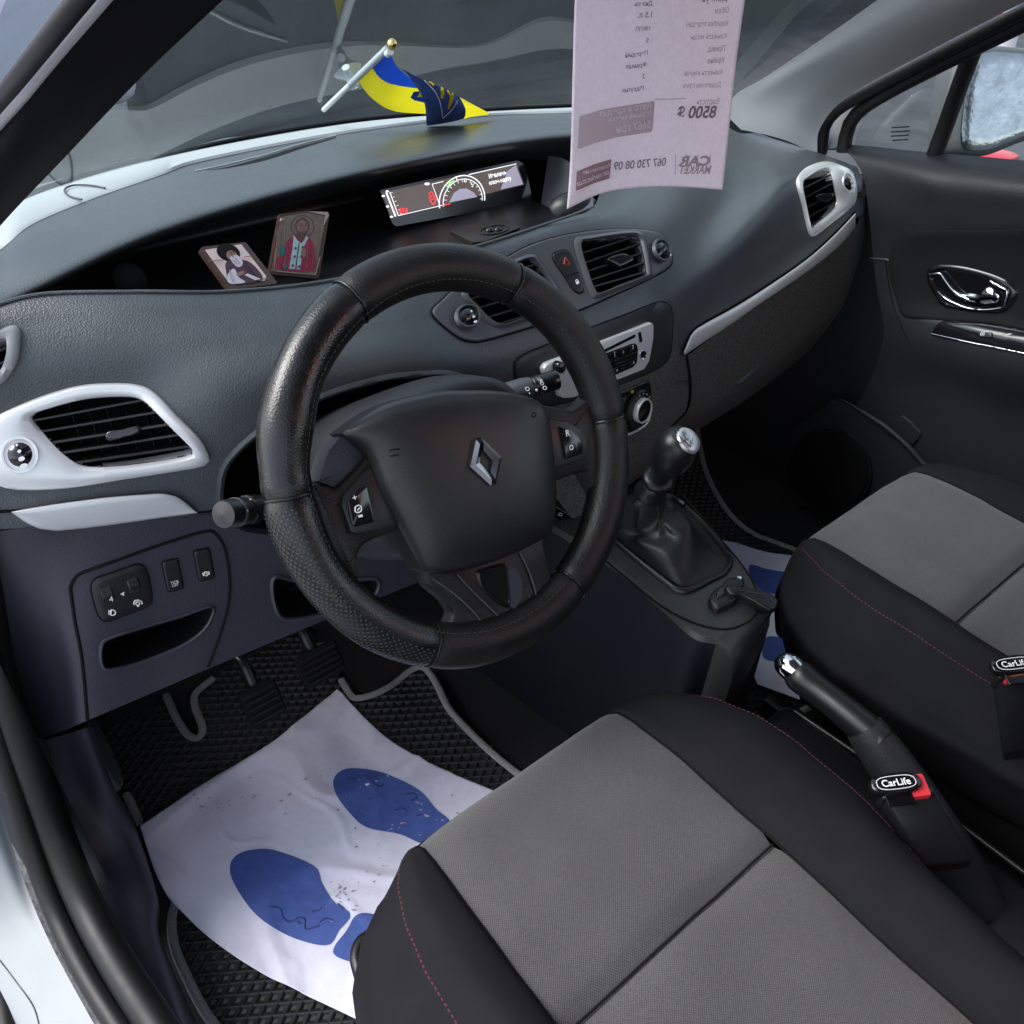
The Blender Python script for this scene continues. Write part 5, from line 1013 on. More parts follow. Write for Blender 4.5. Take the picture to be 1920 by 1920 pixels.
# ================================================================ seat belt buckles with clips
def buckle(lab1, lab2, cpx, X_, lower):
    c_ = P(cpx[0], cpx[1], X=X_); side = (_r+_u*.12).normalized(); nn = (-_f*.75+_u*.66); nn = (nn-side*nn.dot(side)).normalized(); up = nn.cross(side).normalized()
    lo = P(lower[0], lower[1], X=X_+.012); dn_ = lo-c_
    b = empty('seat_belt_buckle', lo, lab1, 'buckle', 'seat belt buckles')
    dd = dn_.normalized(); L_b = dn_.length
    box('housing', c_+dd*(.012+L_b*.5), side*.0265, dd*L_b*.5, nn*.013, 'satin_black', b, .004, 3)
    box('housing_lip', c_+dd*.012, side*.0275, up*.004, nn*.0135, 'satin_black', b, .003, 3)
    box('release_button', c_+side*.0045+dd*.002, side*.0225, up*.0125, nn*.008, 'red_plastic', b, .003, 2)
    k = empty('buckle_clip', c_, lab2, 'buckle clip', 'seat belt buckle clips')
    o = c_-side*.006+up*.0015+nn*.010; n = 40; vs = []
    for z, s_ in ((-.006, 1), (.0015, 1), (.0030, .94), (.0030, .5)):
        for j in range(n):
            t = 2*math.pi*j/n; cx, sy_ = math.cos(t), math.sin(t); vs.append(o+side*(.0262*s_*math.copysign(abs(cx)**.7, cx))+up*(.0112*s_*math.copysign(abs(sy_)**.8, sy_))+nn*z)
    closed_build('badge', vs+[o+nn*.003], gridf(n, 4, True)+[(3*n+j, 3*n+(j+1) % n, 4*n) for j in range(n)]+[tuple(range(n))], 'gloss_black', k, 50)
    tube('badge_line', [o+side*(.0200*math.copysign(abs(math.cos(t))**.6, math.cos(t)))+up*(.0070*math.copysign(abs(math.sin(t))**.7, math.sin(t)))+nn*.0033 for t in (2*math.pi*j/40 for j in range(40))], .0004, 'white_print', k, True, 5)
    QP = Plane(o+nn*.0034, nn); text('badge_lettering', 'CarLife', pix(o-side*.0150-up*.0035+nn*.0034), pix(o+side*.0145-up*.0035+nn*.0034), QP, 'white_print', k, bold=.015, lift=.0003)
    box('tongue', o-up*.012-nn*.004, side*.014, up*.010, nn*.0015, 'dark_chrome', k, .0005, 1)
buckle('black seat belt buckle with red button beside the driver seat', 'black oval badge clip pushed into the buckle beside the driver seat', (1686, 1478), -.10, (1765, 1610))
buckle('black seat belt buckle cut by the right edge, beside the passenger seat', 'black oval badge clip cut by the right edge of the picture', (1906, 1256), .115, (1925, 1400))
# ================================================================ passenger door
door = empty('passenger_door', (.73, -.1, .1), 'dark grey passenger door panel with chrome pull handle and window switch', 'car door')
X_ = lambda *q: [c if isinstance(c, V) else (c[0], c[1], 'X', c[2]) for c in q]
DR = grid([r_+[pt(r_[-1])+V((0, -.16, .01)), pt(r_[-1])+V((0, -.36, .02))] for r_ in [
 X_((1552, 280, .735), (1600, 272, .74), (1723, 284, .74), (1773, 288, .74), (1920, 301, .74), (2080, 318, .74)),
 X_((1590, 288, .72), (1625, 297, .715), (1713, 304, .71), (1790, 312, .71), (1920, 326, .71), (2080, 345, .71)),
 X_((1618, 330, .705), (1660, 335, .70), (1730, 342, .69), (1800, 350, .69), (1930, 362, .69), (2080, 380, .69)),
 X_((1628, 390, .705), (1670, 392, .70), (1740, 396, .695), (1810, 400, .695), (1930, 410, .695), (2080, 425, .695)),
 X_((1636, 470, .715), (1680, 472, .712), (1745, 478, .71), (1815, 485, .71), (1930, 495, .71), (2080, 510, .71)),
 X_((1645, 545, .715), (1690, 555, .712), (1755, 568, .71), (1820, 580, .708), (1930, 600, .705), (2080, 620, .70)),
 X_((1655, 595, .712), (1705, 602, .695), (1765, 612, .685), (1830, 624, .68), (1940, 645, .675), (2080, 672, .67)),
 X_((1655, 640, .712), (1720, 655, .69), (1780, 670, .68), (1840, 686, .675), (1950, 712, .67), (2080, 742, .67)),
 X_((1630, 715, .72), (1715, 735, .715), (1790, 752, .71), (1850, 770, .71), (1960, 795, .71), (2080, 820, .71)),
 X_((1560, 840, .725), (1670, 870, .725), (1780, 880, .725), (1860, 895, .725), (1970, 915, .725), (2080, 935, .725)),
 X_((1470, 1010, .725), (1640, 1020, .725), (1780, 1030, .725), (1860, 1040, .725), (1980, 1050, .725), (2080, 1060, .725))]], 110, 120)
SD = Surf([DR]); build('door_panel', *DR, 'door_plastic', door)
ins = plate('cloth_insert', [(1668, 505), (1674, 465), (1694, 441), (1725, 431), (1850, 429), (1990, 434), (2010, 520), (1990, 625), (1850, 607), (1750, 598), (1697, 592), (1682, 560)], SD, .004, 'side_cloth', door, edge=.003, n=90, rings=8)
dtube('insert_joint', [(1668, 505), (1674, 465), (1694, 441), (1725, 431), (1850, 429), (1990, 434), (2010, 520), (1990, 625), (1850, 607), (1750, 598), (1697, 592), (1682, 560)], SD, .0016, 'matte_black', door, .001, 120, True)
dtube('panel_joint', [(1632, 484), (1660, 486), (1668, 488)], SD, .0012, 'grey_panel', door, .0006, 10); dtube('panel_joint', [(1660, 486), (1672, 560), (1690, 610), (1708, 645)], SD, .0014, 'matte_black', door, .0006, 24)
bo = KR((1372, 105), (1405, 55), (1500, 38), (1650, 60), (1800, 108), (1885, 165), (1895, 225), (1850, 290), (1780, 320), (1600, 312), (1470, 282), (1415, 210))
SD4 = SurfOff(SD, .004)
hnd = pband('handle_bowl', bo, scl(bo, .82), SD4, [(0, -.001), (.3, .004), (.7, .005), (1, .001)], 'gloss_black', door)
plate('bowl_floor', scl(bo, .84), SD4, .0008, 'gloss_black', hnd, n=50)
SH = SurfOff(SD, .012)
tube('pull_lever', [l for l, _ in (SH.hit(p.x, p.y) for p in cr(KR((1410, 92), (1468, 88), (1490, 115), (1530, 170), (1575, 212), (1630, 240)), 40))], [.0018+.0018*k/39 for k in range(40)], 'chrome', hnd, n=10)
band('pull_blade', KR((1560, 205), (1620, 205), (1680, 210), (1705, 185), (1735, 165), (1770, 180), (1805, 215)), KR((1560, 212), (1620, 245), (1690, 265), (1720, 268), (1760, 265), (1790, 250), (1808, 225)), SH, [(0, -.004), (.15, .0015), (.5, .003), (.85, .001), (1, -.006)], 'chrome', hnd, closed=False, n=40)
dtube('handle_trim', KR((1745, 132), (1800, 162), (1842, 188), (1835, 240), (1825, 278)), SD4, .0016, 'chrome', hnd, .006, 30)
dtube('handle_trim', KR((1450, 195), (1500, 240), (1600, 285), (1700, 300), (1820, 285)), SD4, .0010, 'chrome', hnd, .003, 30)
wsw = plate('switch_panel', KR((1405, 430), (1430, 392), (1480, 370), (1700, 378), (1920, 412), (2100, 440), (2100, 580), (1920, 545), (1650, 488), (1420, 442)), SD, .004, 'gloss_black', door, edge=.002, n=70)
dtube('switch_panel_edge', KR((1405, 436), (1500, 458), (1650, 490), (1920, 546), (2100, 584)), SD, .0014, 'chrome', wsw, .003, 40)
dtube('switch_panel_edge', KR((1540, 388), (1700, 402), (1920, 440), (2100, 475)), SD, .0010, 'grey_panel', wsw, .005, 40)
plate('window_switch', KR((1660, 432), (1750, 435), (1752, 462), (1670, 455)), SurfOff(SD, .004), .003, 'satin_black', wsw, n=24, smooth=False)
for k in (0, 1): dtube('switch_symbol', ell(*KR((1692+12*k, 442))[0], 1.6, 2.4, 8), SurfOff(SD, .0075), .0005, 'white_print', wsw, 0, 12, True)
SDs = SurfOff(SD, .012); dtube('speaker_ring', ell(1563, 880, 78, 78, 20), SDs, .003, 'satin_black', door, .002, 60, True); plate('speaker_grille', ell(1563, 880, 72, 72, 20), SDs, .002, 'matte_black', door, n=48)
tube('pocket_edge', [l+n_*.012 for l, n_ in (SD.hit(p.x, p.y) for p in cr(KR((870, 785), (930, 805), (1040, 870), (1170, 955), (1290, 1060), (1370, 1150), (1480, 1260)), 50))], [.001+.0045*min(1, k/18) for k in range(50)], 'door_plastic', door, n=10)
band('pocket_wall', KR((870, 790), (1040, 875), (1170, 960), (1370, 1155), (1480, 1265)), KR((600, 1000), (700, 1150), (850, 1350), (1050, 1500), (1250, 1560)), SD, [(0, .012), (.3, .013), (1, .004)], 'door_plastic', door, closed=False, n=40)
plate('pocket_tab', KR((1180, 965), (1230, 898), (1275, 920), (1320, 965), (1345, 1000), (1290, 1060), (1235, 1020)), SD, .004, 'door_plastic', door, n=30)
# window surround of the passenger door
def strip3(name, pts, w_, m, parent, n=40, k=10, ratio=.6): return tube(name, cr([c if isinstance(c, V) else pt((c[0], c[1], 'X', c[2])) for c in pts], n), w_, m, parent, n=k)
strip3('window_frame', [(1582, 285, .735), (1590, 240, .735), (1612, 207, .725), (1660, 175, .71), (1760, 122, .69), (1930, 38, .665), (2080, -40, .65), V((.63, -.30, 1.20)), V((.63, -.45, 1.21))], .0125, 'rubber', door)
strip3('window_divider', [(1752, 292, .742), (1775, 230, .738), (1800, 160, .725), (1830, 80, .70)], .0135, 'rubber', door)
band('door_edge', [(1548, 282), (1552, 240), (1575, 205), (1610, 180), (1680, 145)], [(1575, 282), (1578, 238), (1598, 205), (1625, 185), (1690, 150)], Plane(P(1560, 240, X=.745), V((-1, -.3, .3))), [(0, 0), (.5, .003), (1, 0)], 'white_paint', door, closed=False, n=30)
def pane(name, pts, parent=None):
    return build(name, [c if isinstance(c, V) else pt((c[0], c[1], 'X', c[2])) for c in pts], [tuple(range(len(pts)))], 'pane_glass', parent)
def glass(name, tint, f0, dust_haze=0.):
    m = bpy.data.materials.new(name); m.use_nodes = True; t = m.node_tree; t.nodes.clear()
    tr = t.nodes.new('ShaderNodeBsdfTransparent'); tr.inputs[0].default_value = (*tint, 1); gl_ = t.nodes.new('ShaderNodeBsdfGlossy'); gl_.inputs['Roughness'].default_value = .015
    fr = t.nodes.new('ShaderNodeFresnel'); fr.inputs[0].default_value = f0; mx = t.nodes.new('ShaderNodeMixShader'); o = t.nodes.new('ShaderNodeOutputMaterial')
    src = tr
    if dust_haze:  # dust film doubling as painted haze that lightens the windscreen
        df = t.nodes.new('ShaderNodeBsdfDiffuse'); df.inputs[0].default_value = (.52, .60, .61, 1); nz_ = t.nodes.new('ShaderNodeTexNoise'); nz_.inputs['Scale'].default_value = 5; nz_.inputs['Detail'].default_value = 8; nz_.inputs['Roughness'].default_value = .7
        tc_g = t.nodes.new('ShaderNodeTexCoord'); t.links.new(tc_g.outputs['Object'], nz_.inputs['Vector']); mr = t.nodes.new('ShaderNodeMapRange'); mr.inputs[1].default_value = .3; mr.inputs[2].default_value = .75; mr.inputs[3].default_value = dust_haze*.4; mr.inputs[4].default_value = dust_haze*1.8; t.links.new(nz_.outputs[0], mr.inputs[0])
        ms = t.nodes.new('ShaderNodeMixShader'); t.links.new(mr.outputs[0], ms.inputs[0]); t.links.new(tr.outputs[0], ms.inputs[1]); t.links.new(df.outputs[0], ms.inputs[2]); src = ms
    t.links.new(fr.outputs[0], mx.inputs[0]); t.links.new(src.outputs[0], mx.inputs[1]); t.links.new(gl_.outputs[0], mx.inputs[2]); t.links.new(mx.outputs[0], o.inputs[0]); MAT[name] = m
glass('pane_glass', (.74, .80, .80), 1.5, .012); glass('screen_glass', (.80, .88, .87), 1.5, .15)
pane('quarter_pane', [(1600, 276, .742), (1618, 215, .735), (1680, 170, .715), (1790, 108, .695), (1752, 290, .742)], door)
pane('window_pane', [(1768, 292, .745), (1838, 85, .70), (1930, 35, .675), (2080, -40, .655), V((.635, -.42, 1.19)), V((.735, -.45, .82)), (2080, 322, .745)], door)
mat('pane_print', (.02, .02, .022), .6)
QP_ = plane3(P(1600, 276, X=.741), P(1680, 170, X=.714), P(1752, 290, X=.741)).up(.001)
for k, (x0, x1) in enumerate(((1672, 1705), (1671, 1706), (1671, 1704), (1673, 1703))): slab('pane_marking', [(x0, 238+8*k), (x1, 236+8*k), (x1, 238.6+8*k), (x0, 240.6+8*k)], QP_, .0003, 'pane_print', door)
# ================================================================ pillars
RPl = grid([X_((1368, 242, .70), (1374, 184, .70), (1440, 141, .667), (1560, 60, .607), (1700, -40, .55), (1860, -160, .50), V((.49, -.12, 1.235))),
 X_((1400, 245, .690), (1420, 195, .685), (1480, 145, .655), (1610, 75, .605), (1770, -15, .555), (1940, -130, .51), V((.50, -.16, 1.235))),
 X_((1470, 262, .690), (1490, 205, .680), (1545, 155, .660), (1665, 90, .62), (1840, 0, .575), (2010, -90, .53), V((.525, -.22, 1.23))),
 X_((1532, 290, .712), (1538, 240, .705), (1588, 182, .69), (1715, 110, .66), (1925, 2, .63), (2080, -70, .61), V((.59, -.30, 1.22)))], 70, 30)
struct(build('pillar_right', *RPl, 'pillar_trim'))
struct(strip3('pillar_seal', [(1540, 288, .728), (1546, 240, .72), (1572, 205, .71), (1640, 165, .695), (1740, 113, .675), (1930, 16, .645), (2080, -60, .63), V((.61, -.32, 1.21))], .0105, 'rubber', None))
LPl = grid([X_(V((-.690, .47, .755)), V((-.670, .32, .84)), (0, 424, -.650), (133, 283, -.640), (267, 143, -.626), (418, 0, -.61), (560, -135, -.60), V((-.575, -.42, 1.235))),
 X_(V((-.698, .48, .765)), V((-.680, .32, .86)), (-20, 385, -.658), (110, 245, -.648), (235, 110, -.636), (370, -10, -.622), (510, -135, -.61), V((-.585, -.43, 1.245))),
 X_(V((-.725, .50, .775)), V((-.700, .31, .89)), (-25, 320, -.672), (80, 195, -.662), (180, 75, -.652), (275, -20, -.642), (410, -135, -.63), V((-.600, -.44, 1.25))),
 X_(V((-.740, .52, .78)), (-150, 400, -.684), (0, 232, -.672), (60, 155, -.668), (120, 80, -.662), (188, -5, -.655), (290, -135, -.645), V((-.615, -.45, 1.25)))], 90, 30)
struct(build('pillar_left', *LPl, 'pillar_black'))
struct(strip3('pillar_chrome_strip', [V((-.745, .52, .79)), (-150, 385, -.686), (0, 212, -.676), (60, 137, -.672), (120, 62, -.666), (172, 0, -.660), (285, -135, -.648), V((-.615, -.45, 1.255))], .0046, 'silver', None))
struct(strip3('pillar_outer_seal', [V((-.75, .52, .80)), (-150, 362, -.69), (0, 186, -.68), (60, 112, -.676), (145, 5, -.668), (260, -135, -.652), V((-.618, -.45, 1.26))], .0036, 'rubber', None))
# ================================================================ windscreen, bonnet edge, roof
n = 40; vs = []
for j in range(16):
    t = j/15
    for i in range(n):
        x = -.70+1.40*i/(n-1); yb, zb = .835-.51*x*x, .748; xt = x*.78; yt, zt = .06-.22*x*x, 1.235
        p = V((x, yb, zb)).lerp(V((xt, yt, zt)), t); p += V((0, .5, .86))*(.045*math.sin(math.pi*t)*(1-(x/.75)**2)); vs.append(p)
WSV = (vs, gridf(n, 16)); SWS = Surf([WSV]); struct(build('windscreen', *WSV, 'screen_glass'))
tag(SWS and bpy.data.objects['windscreen'], 'raked windscreen with reflections of the dashboard', 'windscreen')
struct(tube('windscreen_seal', [p+V((0, .004, .005)) for p in cr(cA, 80)], .0034, 'rubber'))
mat('bonnet_reflection_grey', (.13, .14, .145), .4)  # bonnet of a white car painted grey as the dashboard's reflection
bonnet = [V((x, y, z)) for y, z in ((.86, .70), (1.0, .70), (1.3, .62), (1.6, .46), (1.7, .2)) for x in (-.75, -.4, 0, .4, .75)]
bonnet = [p-V((0, .5*p.x*p.x, 0)) for p in bonnet]
struct(build('bonnet', bonnet, gridf(5, 5), 'bonnet_reflection_grey'))
hl = []
for y, z in ((.05, 1.235), (-.1, 1.27), (-.5, 1.30), (-1.2, 1.30), (-1.9, 1.25)):
    for x in (-.56, -.45, 0, .45, .56): hl.append(V((x, y-.2*x*x*4*.25, z-(.05 if abs(x) > .5 else 0))))
mat('headliner', (.20, .20, .205), .9); struct(build('roof', hl, gridf(5, 5), 'headliner', face=False))
# rear of the cabin (out of frame): closes the car behind the seats so that light enters as through its openings
struct(box('cabin_side', (.76, -1.15, .38), V((.02, 0, 0)), V((0, .75, 0)), V((0, 0, .40)), 'lower_plastic', None, .01)); struct(box('door_post', (.72, -.48, .95), V((.03, 0, 0)), V((0, .09, 0)), V((0, 0, .33)), 'pillar_trim', None, .01))
struct(box('rear_bench', (0, -1.35, .45), V((.70, 0, 0)), V((0, .12, 0)), V((0, 0, .45)), 'side_cloth', None, .05))
# ================================================================ door sill on the driver side
Z_ = lambda *q: [(x, y, 'Z', v) for x, y, v in q]
KT = grid([Z_((172, 1362, .30), (212, 1470, .12), (258, 1552, .02), (299, 1690, .02), (304, 1765, .015), (395, 1980, .015)),
 Z_((158, 1366, .33), (198, 1462, .22), (246, 1565, .13), (286, 1675, .11), (294, 1765, .11), (378, 1985, .11)),
 Z_((120, 1378, .335), (150, 1480, .225), (195, 1590, .15), (236, 1695, .135), (272, 1795, .135), (362, 1995, .135)),
 Z_((75, 1390, .34), (112, 1500, .23), (155, 1610, .155), (200, 1710, .14), (245, 1810, .14), (350, 2000, .14)),
 Z_((35, 1398, .33), (85, 1520, .22), (130, 1635, .14), (175, 1740, .13), (225, 1840, .13), (325, 2010, .13))], 60, 40)
ds = struct(build('sill_trim', *KT, 'lower_plastic'))
def stripz(name, pts, w_, m, n=60): return struct(tube(name, cr([P(x, y, Z=z) for x, y, z in pts], n), w_, m, None, n=12))
stripz('door_seal', [(-70, 990, .64), (-25, 1130, .54), (8, 1270, .44), (52, 1410, .34), (105, 1560, .23), (158, 1690, .175), (225, 1815, .165), (340, 1990, .16)], .019, 'rubber')
stripz('door_seal', [(-100, 1060, .60), (-58, 1190, .51), (-24, 1310, .42), (18, 1450, .32), (62, 1590, .22), (108, 1715, .165), (168, 1835, .155), (280, 2010, .15)], .013, 'rubber')
WB = grid([Z_((-70, 1330, .40), (-30, 1430, .32), (8, 1540, .23), (50, 1665, .165), (100, 1780, .15), (215, 1990, .15)),
 Z_((-100, 1350, .39), (-55, 1460, .31), (-15, 1580, .22), (28, 1710, .155), (80, 1830, .14), (180, 2020, .14)),
 Z_((-170, 1400, .36), (-120, 1510, .28), (-80, 1640, .19), (-40, 1780, .12), (20, 1910, .105), (110, 2070, .10)),
 Z_((-240, 1480, .28), (-190, 1600, .2), (-150, 1730, .1), (-110, 1860, .03), (-50, 1990, .0), (20, 2130, .0))], 50, 30)
struct(build('body_sill', *WB, 'white_paint')); SWB = Surf([WB])
struct(dtube('sill_joint', [(0, 1800), (30, 1840), (62, 1885), (75, 1925)], SWB, .0008, 'grey_panel', None, .0003, 20))
stripz('sill_outer_seal', [(-45, 1760, .10), (-14, 1825, .10), (6, 1880, .10), (18, 1945, .10)], .012, 'rubber', 20)
struct(build('body_side', [V((-.80, y, z)) for y, z in ((.36, -.05), (1.55, -.05), (1.6, .45), (.95, .66), (.45, .72))]+[V((-.86, y, z)) for y, z in ((.36, -.05), (1.55, -.05), (1.6, .45), (.95, .66), (.45, .72))], [(0, 1, 2, 3, 4), (5, 6, 7, 8, 9), (0, 1, 6, 5), (1, 2, 7, 6), (2, 3, 8, 7), (3, 4, 9, 8), (4, 0, 5, 9)], 'white_paint', face=False))
mat('kick_grey', (.03, .03, .036), .5)
struct(plate('kick_panel_speaker', KB((430, 420), (470, 420), (540, 560), (600, 700), (590, 755), (550, 720), (480, 580)), Plane(P(190, 1420, Z=.20), V((.9, -.3, .5))), .006, 'kick_grey', None, edge=.003, n=40))
# ================================================================ door mirror and things seen through the side window
dm = empty('door_mirror', P(1870, 200, X=.98), 'grey door mirror with wet glass outside the passenger window', 'door mirror')
MPn = Plane(P(1870, 190, X=.98), V((-.55, -.83, .30)))
mo = [(1803, 268), (1806, 210), (1818, 140), (1832, 108), (1860, 97), (1920, 101), (2000, 112), (2030, 180), (2000, 235), (1920, 256), (1860, 279), (1818, 282)]
mat('mirror_glass', (.46, .48, .49), .10, metal=1., bump=('noise', 120, .25, .002), vary=.3, vscale=30); mat('mirror_housing', (.12, .125, .13), .4)
plate('housing', scl(mo, 1.13), MPn, .004, 'mirror_housing', dm, edge=.012, n=60, sink=.09); plate('mirror_glass', mo, MPn.up(.005), .001, 'mirror_glass', dm, n=60)
tc2 = empty('traffic_cone', (P(1873, 92, Z=-.355)), 'red and white striped post on the wet ground beyond the mirror', 'post')
mat('cone_red', (.55, .05, .03), .5); mat('cone_white', (.75, .77, .8), .5)
gp = P(1873, 98, Z=-.355)
lathe('base', [(.16, 0), (.16, .03), (.13, .04)], gp, (0, 0, 1), 'cone_red', tc2, 24)
for k, (m, h0_, h1_) in enumerate((('cone_white', .04, .16), ('cone_red', .16, .30), ('cone_white', .30, .42), ('cone_red', .42, .55))): lathe('band', [(.115-.05*h0_, h0_), (.115-.05*h1_, h1_)], gp, (0, 0, 1), m, tc2, 24)
rbx = tag(box('barrier_block', P(1835, 297, X=1.9), V((.07, .0, 0)), V((0, .09, 0)), V((0, 0, .025)), 'red_plastic', None, .02), 'low red block on the ground below the door mirror', 'block')
# dark building ahead of the car; its pale panels imitate windscreen reflections
bw = empty('building', (0, 9, -.36), 'dim dark building front seen through the windscreen', 'building')
box('wall', (6.2, 5.2, .5), V((5.1, 0, 0)), V((0, .2, 0)), V((0, 0, .9)), 'wall_dark', bw, .02)
pw = empty('parked_van', (-2, 5.2, -.36), 'pale lavender vehicle flank beyond the driver side pillar', 'vehicle'); mat('van_paint', (.62, .62, .74), .5)
box('flank', (-1.75, 5.2, .45), V((2.75, 0, 0)), V((0, .5, 0)), V((0, 0, .62)), 'van_paint', pw, .12, 4); box('roof', (-1.75, 5.25, 1.35), V((2.3, 0, 0)), V((0, .42, 0)), V((0, 0, .32)), 'van_paint', pw, .15, 4)
for x_ in (-3.3, .1): lathe('wheel', [(.0, -.12), (.2, -.12), (.3, -.1), (.32, 0), (.3, .1), (.2, .12), (0, .12)], (x_, 4.82, -.04), (0, 1, 0), 'rubber', pw, 28)
for x_ in (-2.9, -1.2, .0): box('window', (x_, 4.82, 1.35), V((.7 if x_ < -.1 else .35, 0, 0)), V((0, .01, 0)), V((0, 0, .2)), 'gloss_black', pw, .005, 1)
for x, z, a, b in ((2.2, .35, .25, .10), (2.75, .62, .22, .12), (3.4, .55, .16, .10), (3.5, .2, .2, .07), (5.2, .3, .08, .14), (1.7, .75, .12, .2)): box('panel', (x, 4.98, z), V((a, 0, 0)), V((0, .03, 0)), V((0, 0, b)), 'reflection_pale', bw, .01)  # pale boxes stand in for the interior reflected in the windscreen
# ================================================================ hanging price sheet
def text2(name, s, a, b, surf, m, parent, mirror=True, lift=.0007, **k):
    o = text(name, s, a, b, surf, m, parent, mirror, 0, **k)
    for v in o.data.vertices:
        x, y = pix(v.co); l, n_ = surf.hit(x, y); v.co = l+n_*lift
    return o
m = bpy.data.materials.new('sheet_paper'); m.use_nodes = True; t = m.node_tree; b = t.nodes['Principled BSDF']
b.inputs['Base Color'].default_value = (.84, .77, .82, 1); b.inputs['Roughness'].default_value = .8
tl = t.nodes.new('ShaderNodeBsdfTranslucent'); tl.inputs[0].default_value = (.88, .79, .85, 1); mx = t.nodes.new('ShaderNodeMixShader'); mx.inputs[0].default_value = .5
tn = t.nodes.new('ShaderNodeTexNoise'); tn.inputs['Scale'].default_value = 260; tn.inputs['Detail'].default_value = 3; tcn = t.nodes.new('ShaderNodeTexCoord'); t.links.new(tcn.outputs['Object'], tn.inputs['Vector'])
rr_ = t.nodes.new('ShaderNodeMapRange'); rr_.inputs[3].default_value = .90; rr_.inputs[4].default_value = 1.10; t.links.new(tn.outputs[0], rr_.inputs[0])
for tgt, cl_ in ((b.inputs['Base Color'], (.84, .77, .82, 1)), (tl.inputs[0], (.88, .79, .85, 1))):
    mm = t.nodes.new('ShaderNodeMix'); mm.data_type = 'RGBA'; mm.blend_type = 'MULTIPLY'; mm.inputs[0].default_value = 1; mm.inputs[6].default_value = cl_; t.links.new(rr_.outputs[0], mm.inputs[7]); t.links.new(mm.outputs[2], tgt)
t.links.new(b.outputs[0], mx.inputs[1]); t.links.new(tl.outputs[0], mx.inputs[2]); t.links.new(mx.outputs[0], t.nodes['Material Output'].inputs[0]); MAT['sheet_paper'] = m
sheet_rows = [[(1090, -260, .03), (1175, -265, .015), (1260, -268, 0.), (1345, -270, -.01), (1432, -272, -.015)],
 [(1078, 0, .03), (1158, -1, .015), (1238, -2, 0), (1318, -2, -.01), (1397, -3, -.015)],
 [(1074, 130, .03), (1152, 122, .015), (1230, 117, 0), (1306, 115, -.01), (1381, 113, -.015)],
 [(1071, 260, .022), (1146, 242, .012), (1222, 234, 0), (1295, 232, -.01), (1368, 234, -.015)],
 [(1068, 330, .012), (1140, 308, .008), (1215, 297, 0), (1288, 296, -.010), (1361, 300, -.015)],
 [(1063, 392, -.005), (1130, 362, .004), (1208, 351, .0), (1282, 351, -.010), (1355, 356, -.015)]]
shv = grid(sheet_rows, 60, 70); SSH = Surf([shv]); sh = build('price_sheet', *shv, 'sheet_paper'); sm_ = sh.modifiers.new('thickness', 'SOLIDIFY'); sm_.thickness = .0003; sm_.offset = -1
tag(sh, 'pinkish paper price sheet hanging in the windscreen, its print showing through backwards', 'paper sheet')
mat('print_dark', (.20, .16, .20), .8); mat('print_mid', (.36, .30, .35), .8); mat('print_box', (.45, .36, .40), .8); mat('print_mauve', (.26, .15, .19), .8); mat('print_pale', (.62, .55, .60), .8)
for s_, a, b_ in (('Дизель', (665, 55), (830, 47)), ('1.5 л.', (697, 160), (822, 152)), ('МКПП', (678, 280), (805, 270)), ('5', (772, 382), (793, 380)), ('Передній', (585, 518), (785, 490)), ('Франція', (590, 618), (775, 597)), ('2', (738, 705), (760, 702)), ('Відсутня', (560, 832), (748, 808))): text2('print_value', s_, *KS(a, b_), SSH, 'print_dark', sh, bold=.012)
for s_, a, b_ in (('Двигун', (1270, 18), (1500, 8)), ("Об'єм", (1385, 122), (1510, 113)), ('Коробка передач', (1130, 240), (1500, 230)), ('Кількість місць', (1170, 355), (1488, 345)), ('Привід', (1325, 465), (1475, 458)), ('Країна', (1320, 570), (1465, 560)), ('Кількість ключів', (1110, 680), (1450, 670)), ('Додаткова сума', (1103, 790), (1440, 780)), ('Вартість', (1220, 940), (1420, 935))): text2('print_heading', s_, *KS(a, b_), SSH, 'print_mid', sh)
text2('print_price', '8500 $', *KS((1040, 1062), (1390, 1056)), SSH, 'print_dark', sh, bold=.025, hscale=.85); text2('print_phone', '067 730 08 09', *KS((478, 1530), (945, 1487)), SSH, 'print_dark', sh, bold=.012)
text2('print_logo', 'CAR', *KS((1055, 1488), (1335, 1486)), SSH, 'print_mid', sh, bold=.04, hscale=.62); text2('print_logo', 'MARKET', *KS((1060, 1562), (1340, 1560)), SSH, 'print_mid', sh, bold=.015)
def box_on(nm, q, m_, lift): return drape_poly(nm, KS(*q), SSH, m_, sh, lift, 60, False, 8)
box_on('print_panel', [(172, 1045), (400, 980), (850, 905), (838, 1050), (825, 1185), (500, 1235), (300, 1290), (155, 1345)], 'print_box', .0008)
box_on('print_panel', [(147, 1545), (300, 1480), (458, 1430), (450, 1520), (440, 1605), (300, 1650), (138, 1722)], 'print_mauve', .0008)
for s_, a, b_, m_ in (('Авто в кредит', (345, 1050), (820, 968), 'print_pale'), ('перший внесок', (420, 1098), (815, 1030), 'print_pale'), ('5667 грн', (500, 1195), (810, 1145), 'print_pale'), ('Всі авто на сайті', (205, 1572), (445, 1500), 'print_pale'), ('car-market.zt.ua', (150, 1680), (435, 1562), 'print_pale')): text2('print_small', s_, *KS(a, b_), SSH, m_, sh, lift=.0014, bold=.01)
dtube('print_rule', KS((850, 893), (1000, 890), (1130, 886)), SSH, .0003, 'print_mid', sh, .0005, 12)
for x in (1040, 1140, 1240, 1350): dtube('print_rule', KS((x, 1385), (x-6, 1570)), SSH, .0002, 'print_mid', sh, .0005, 8)
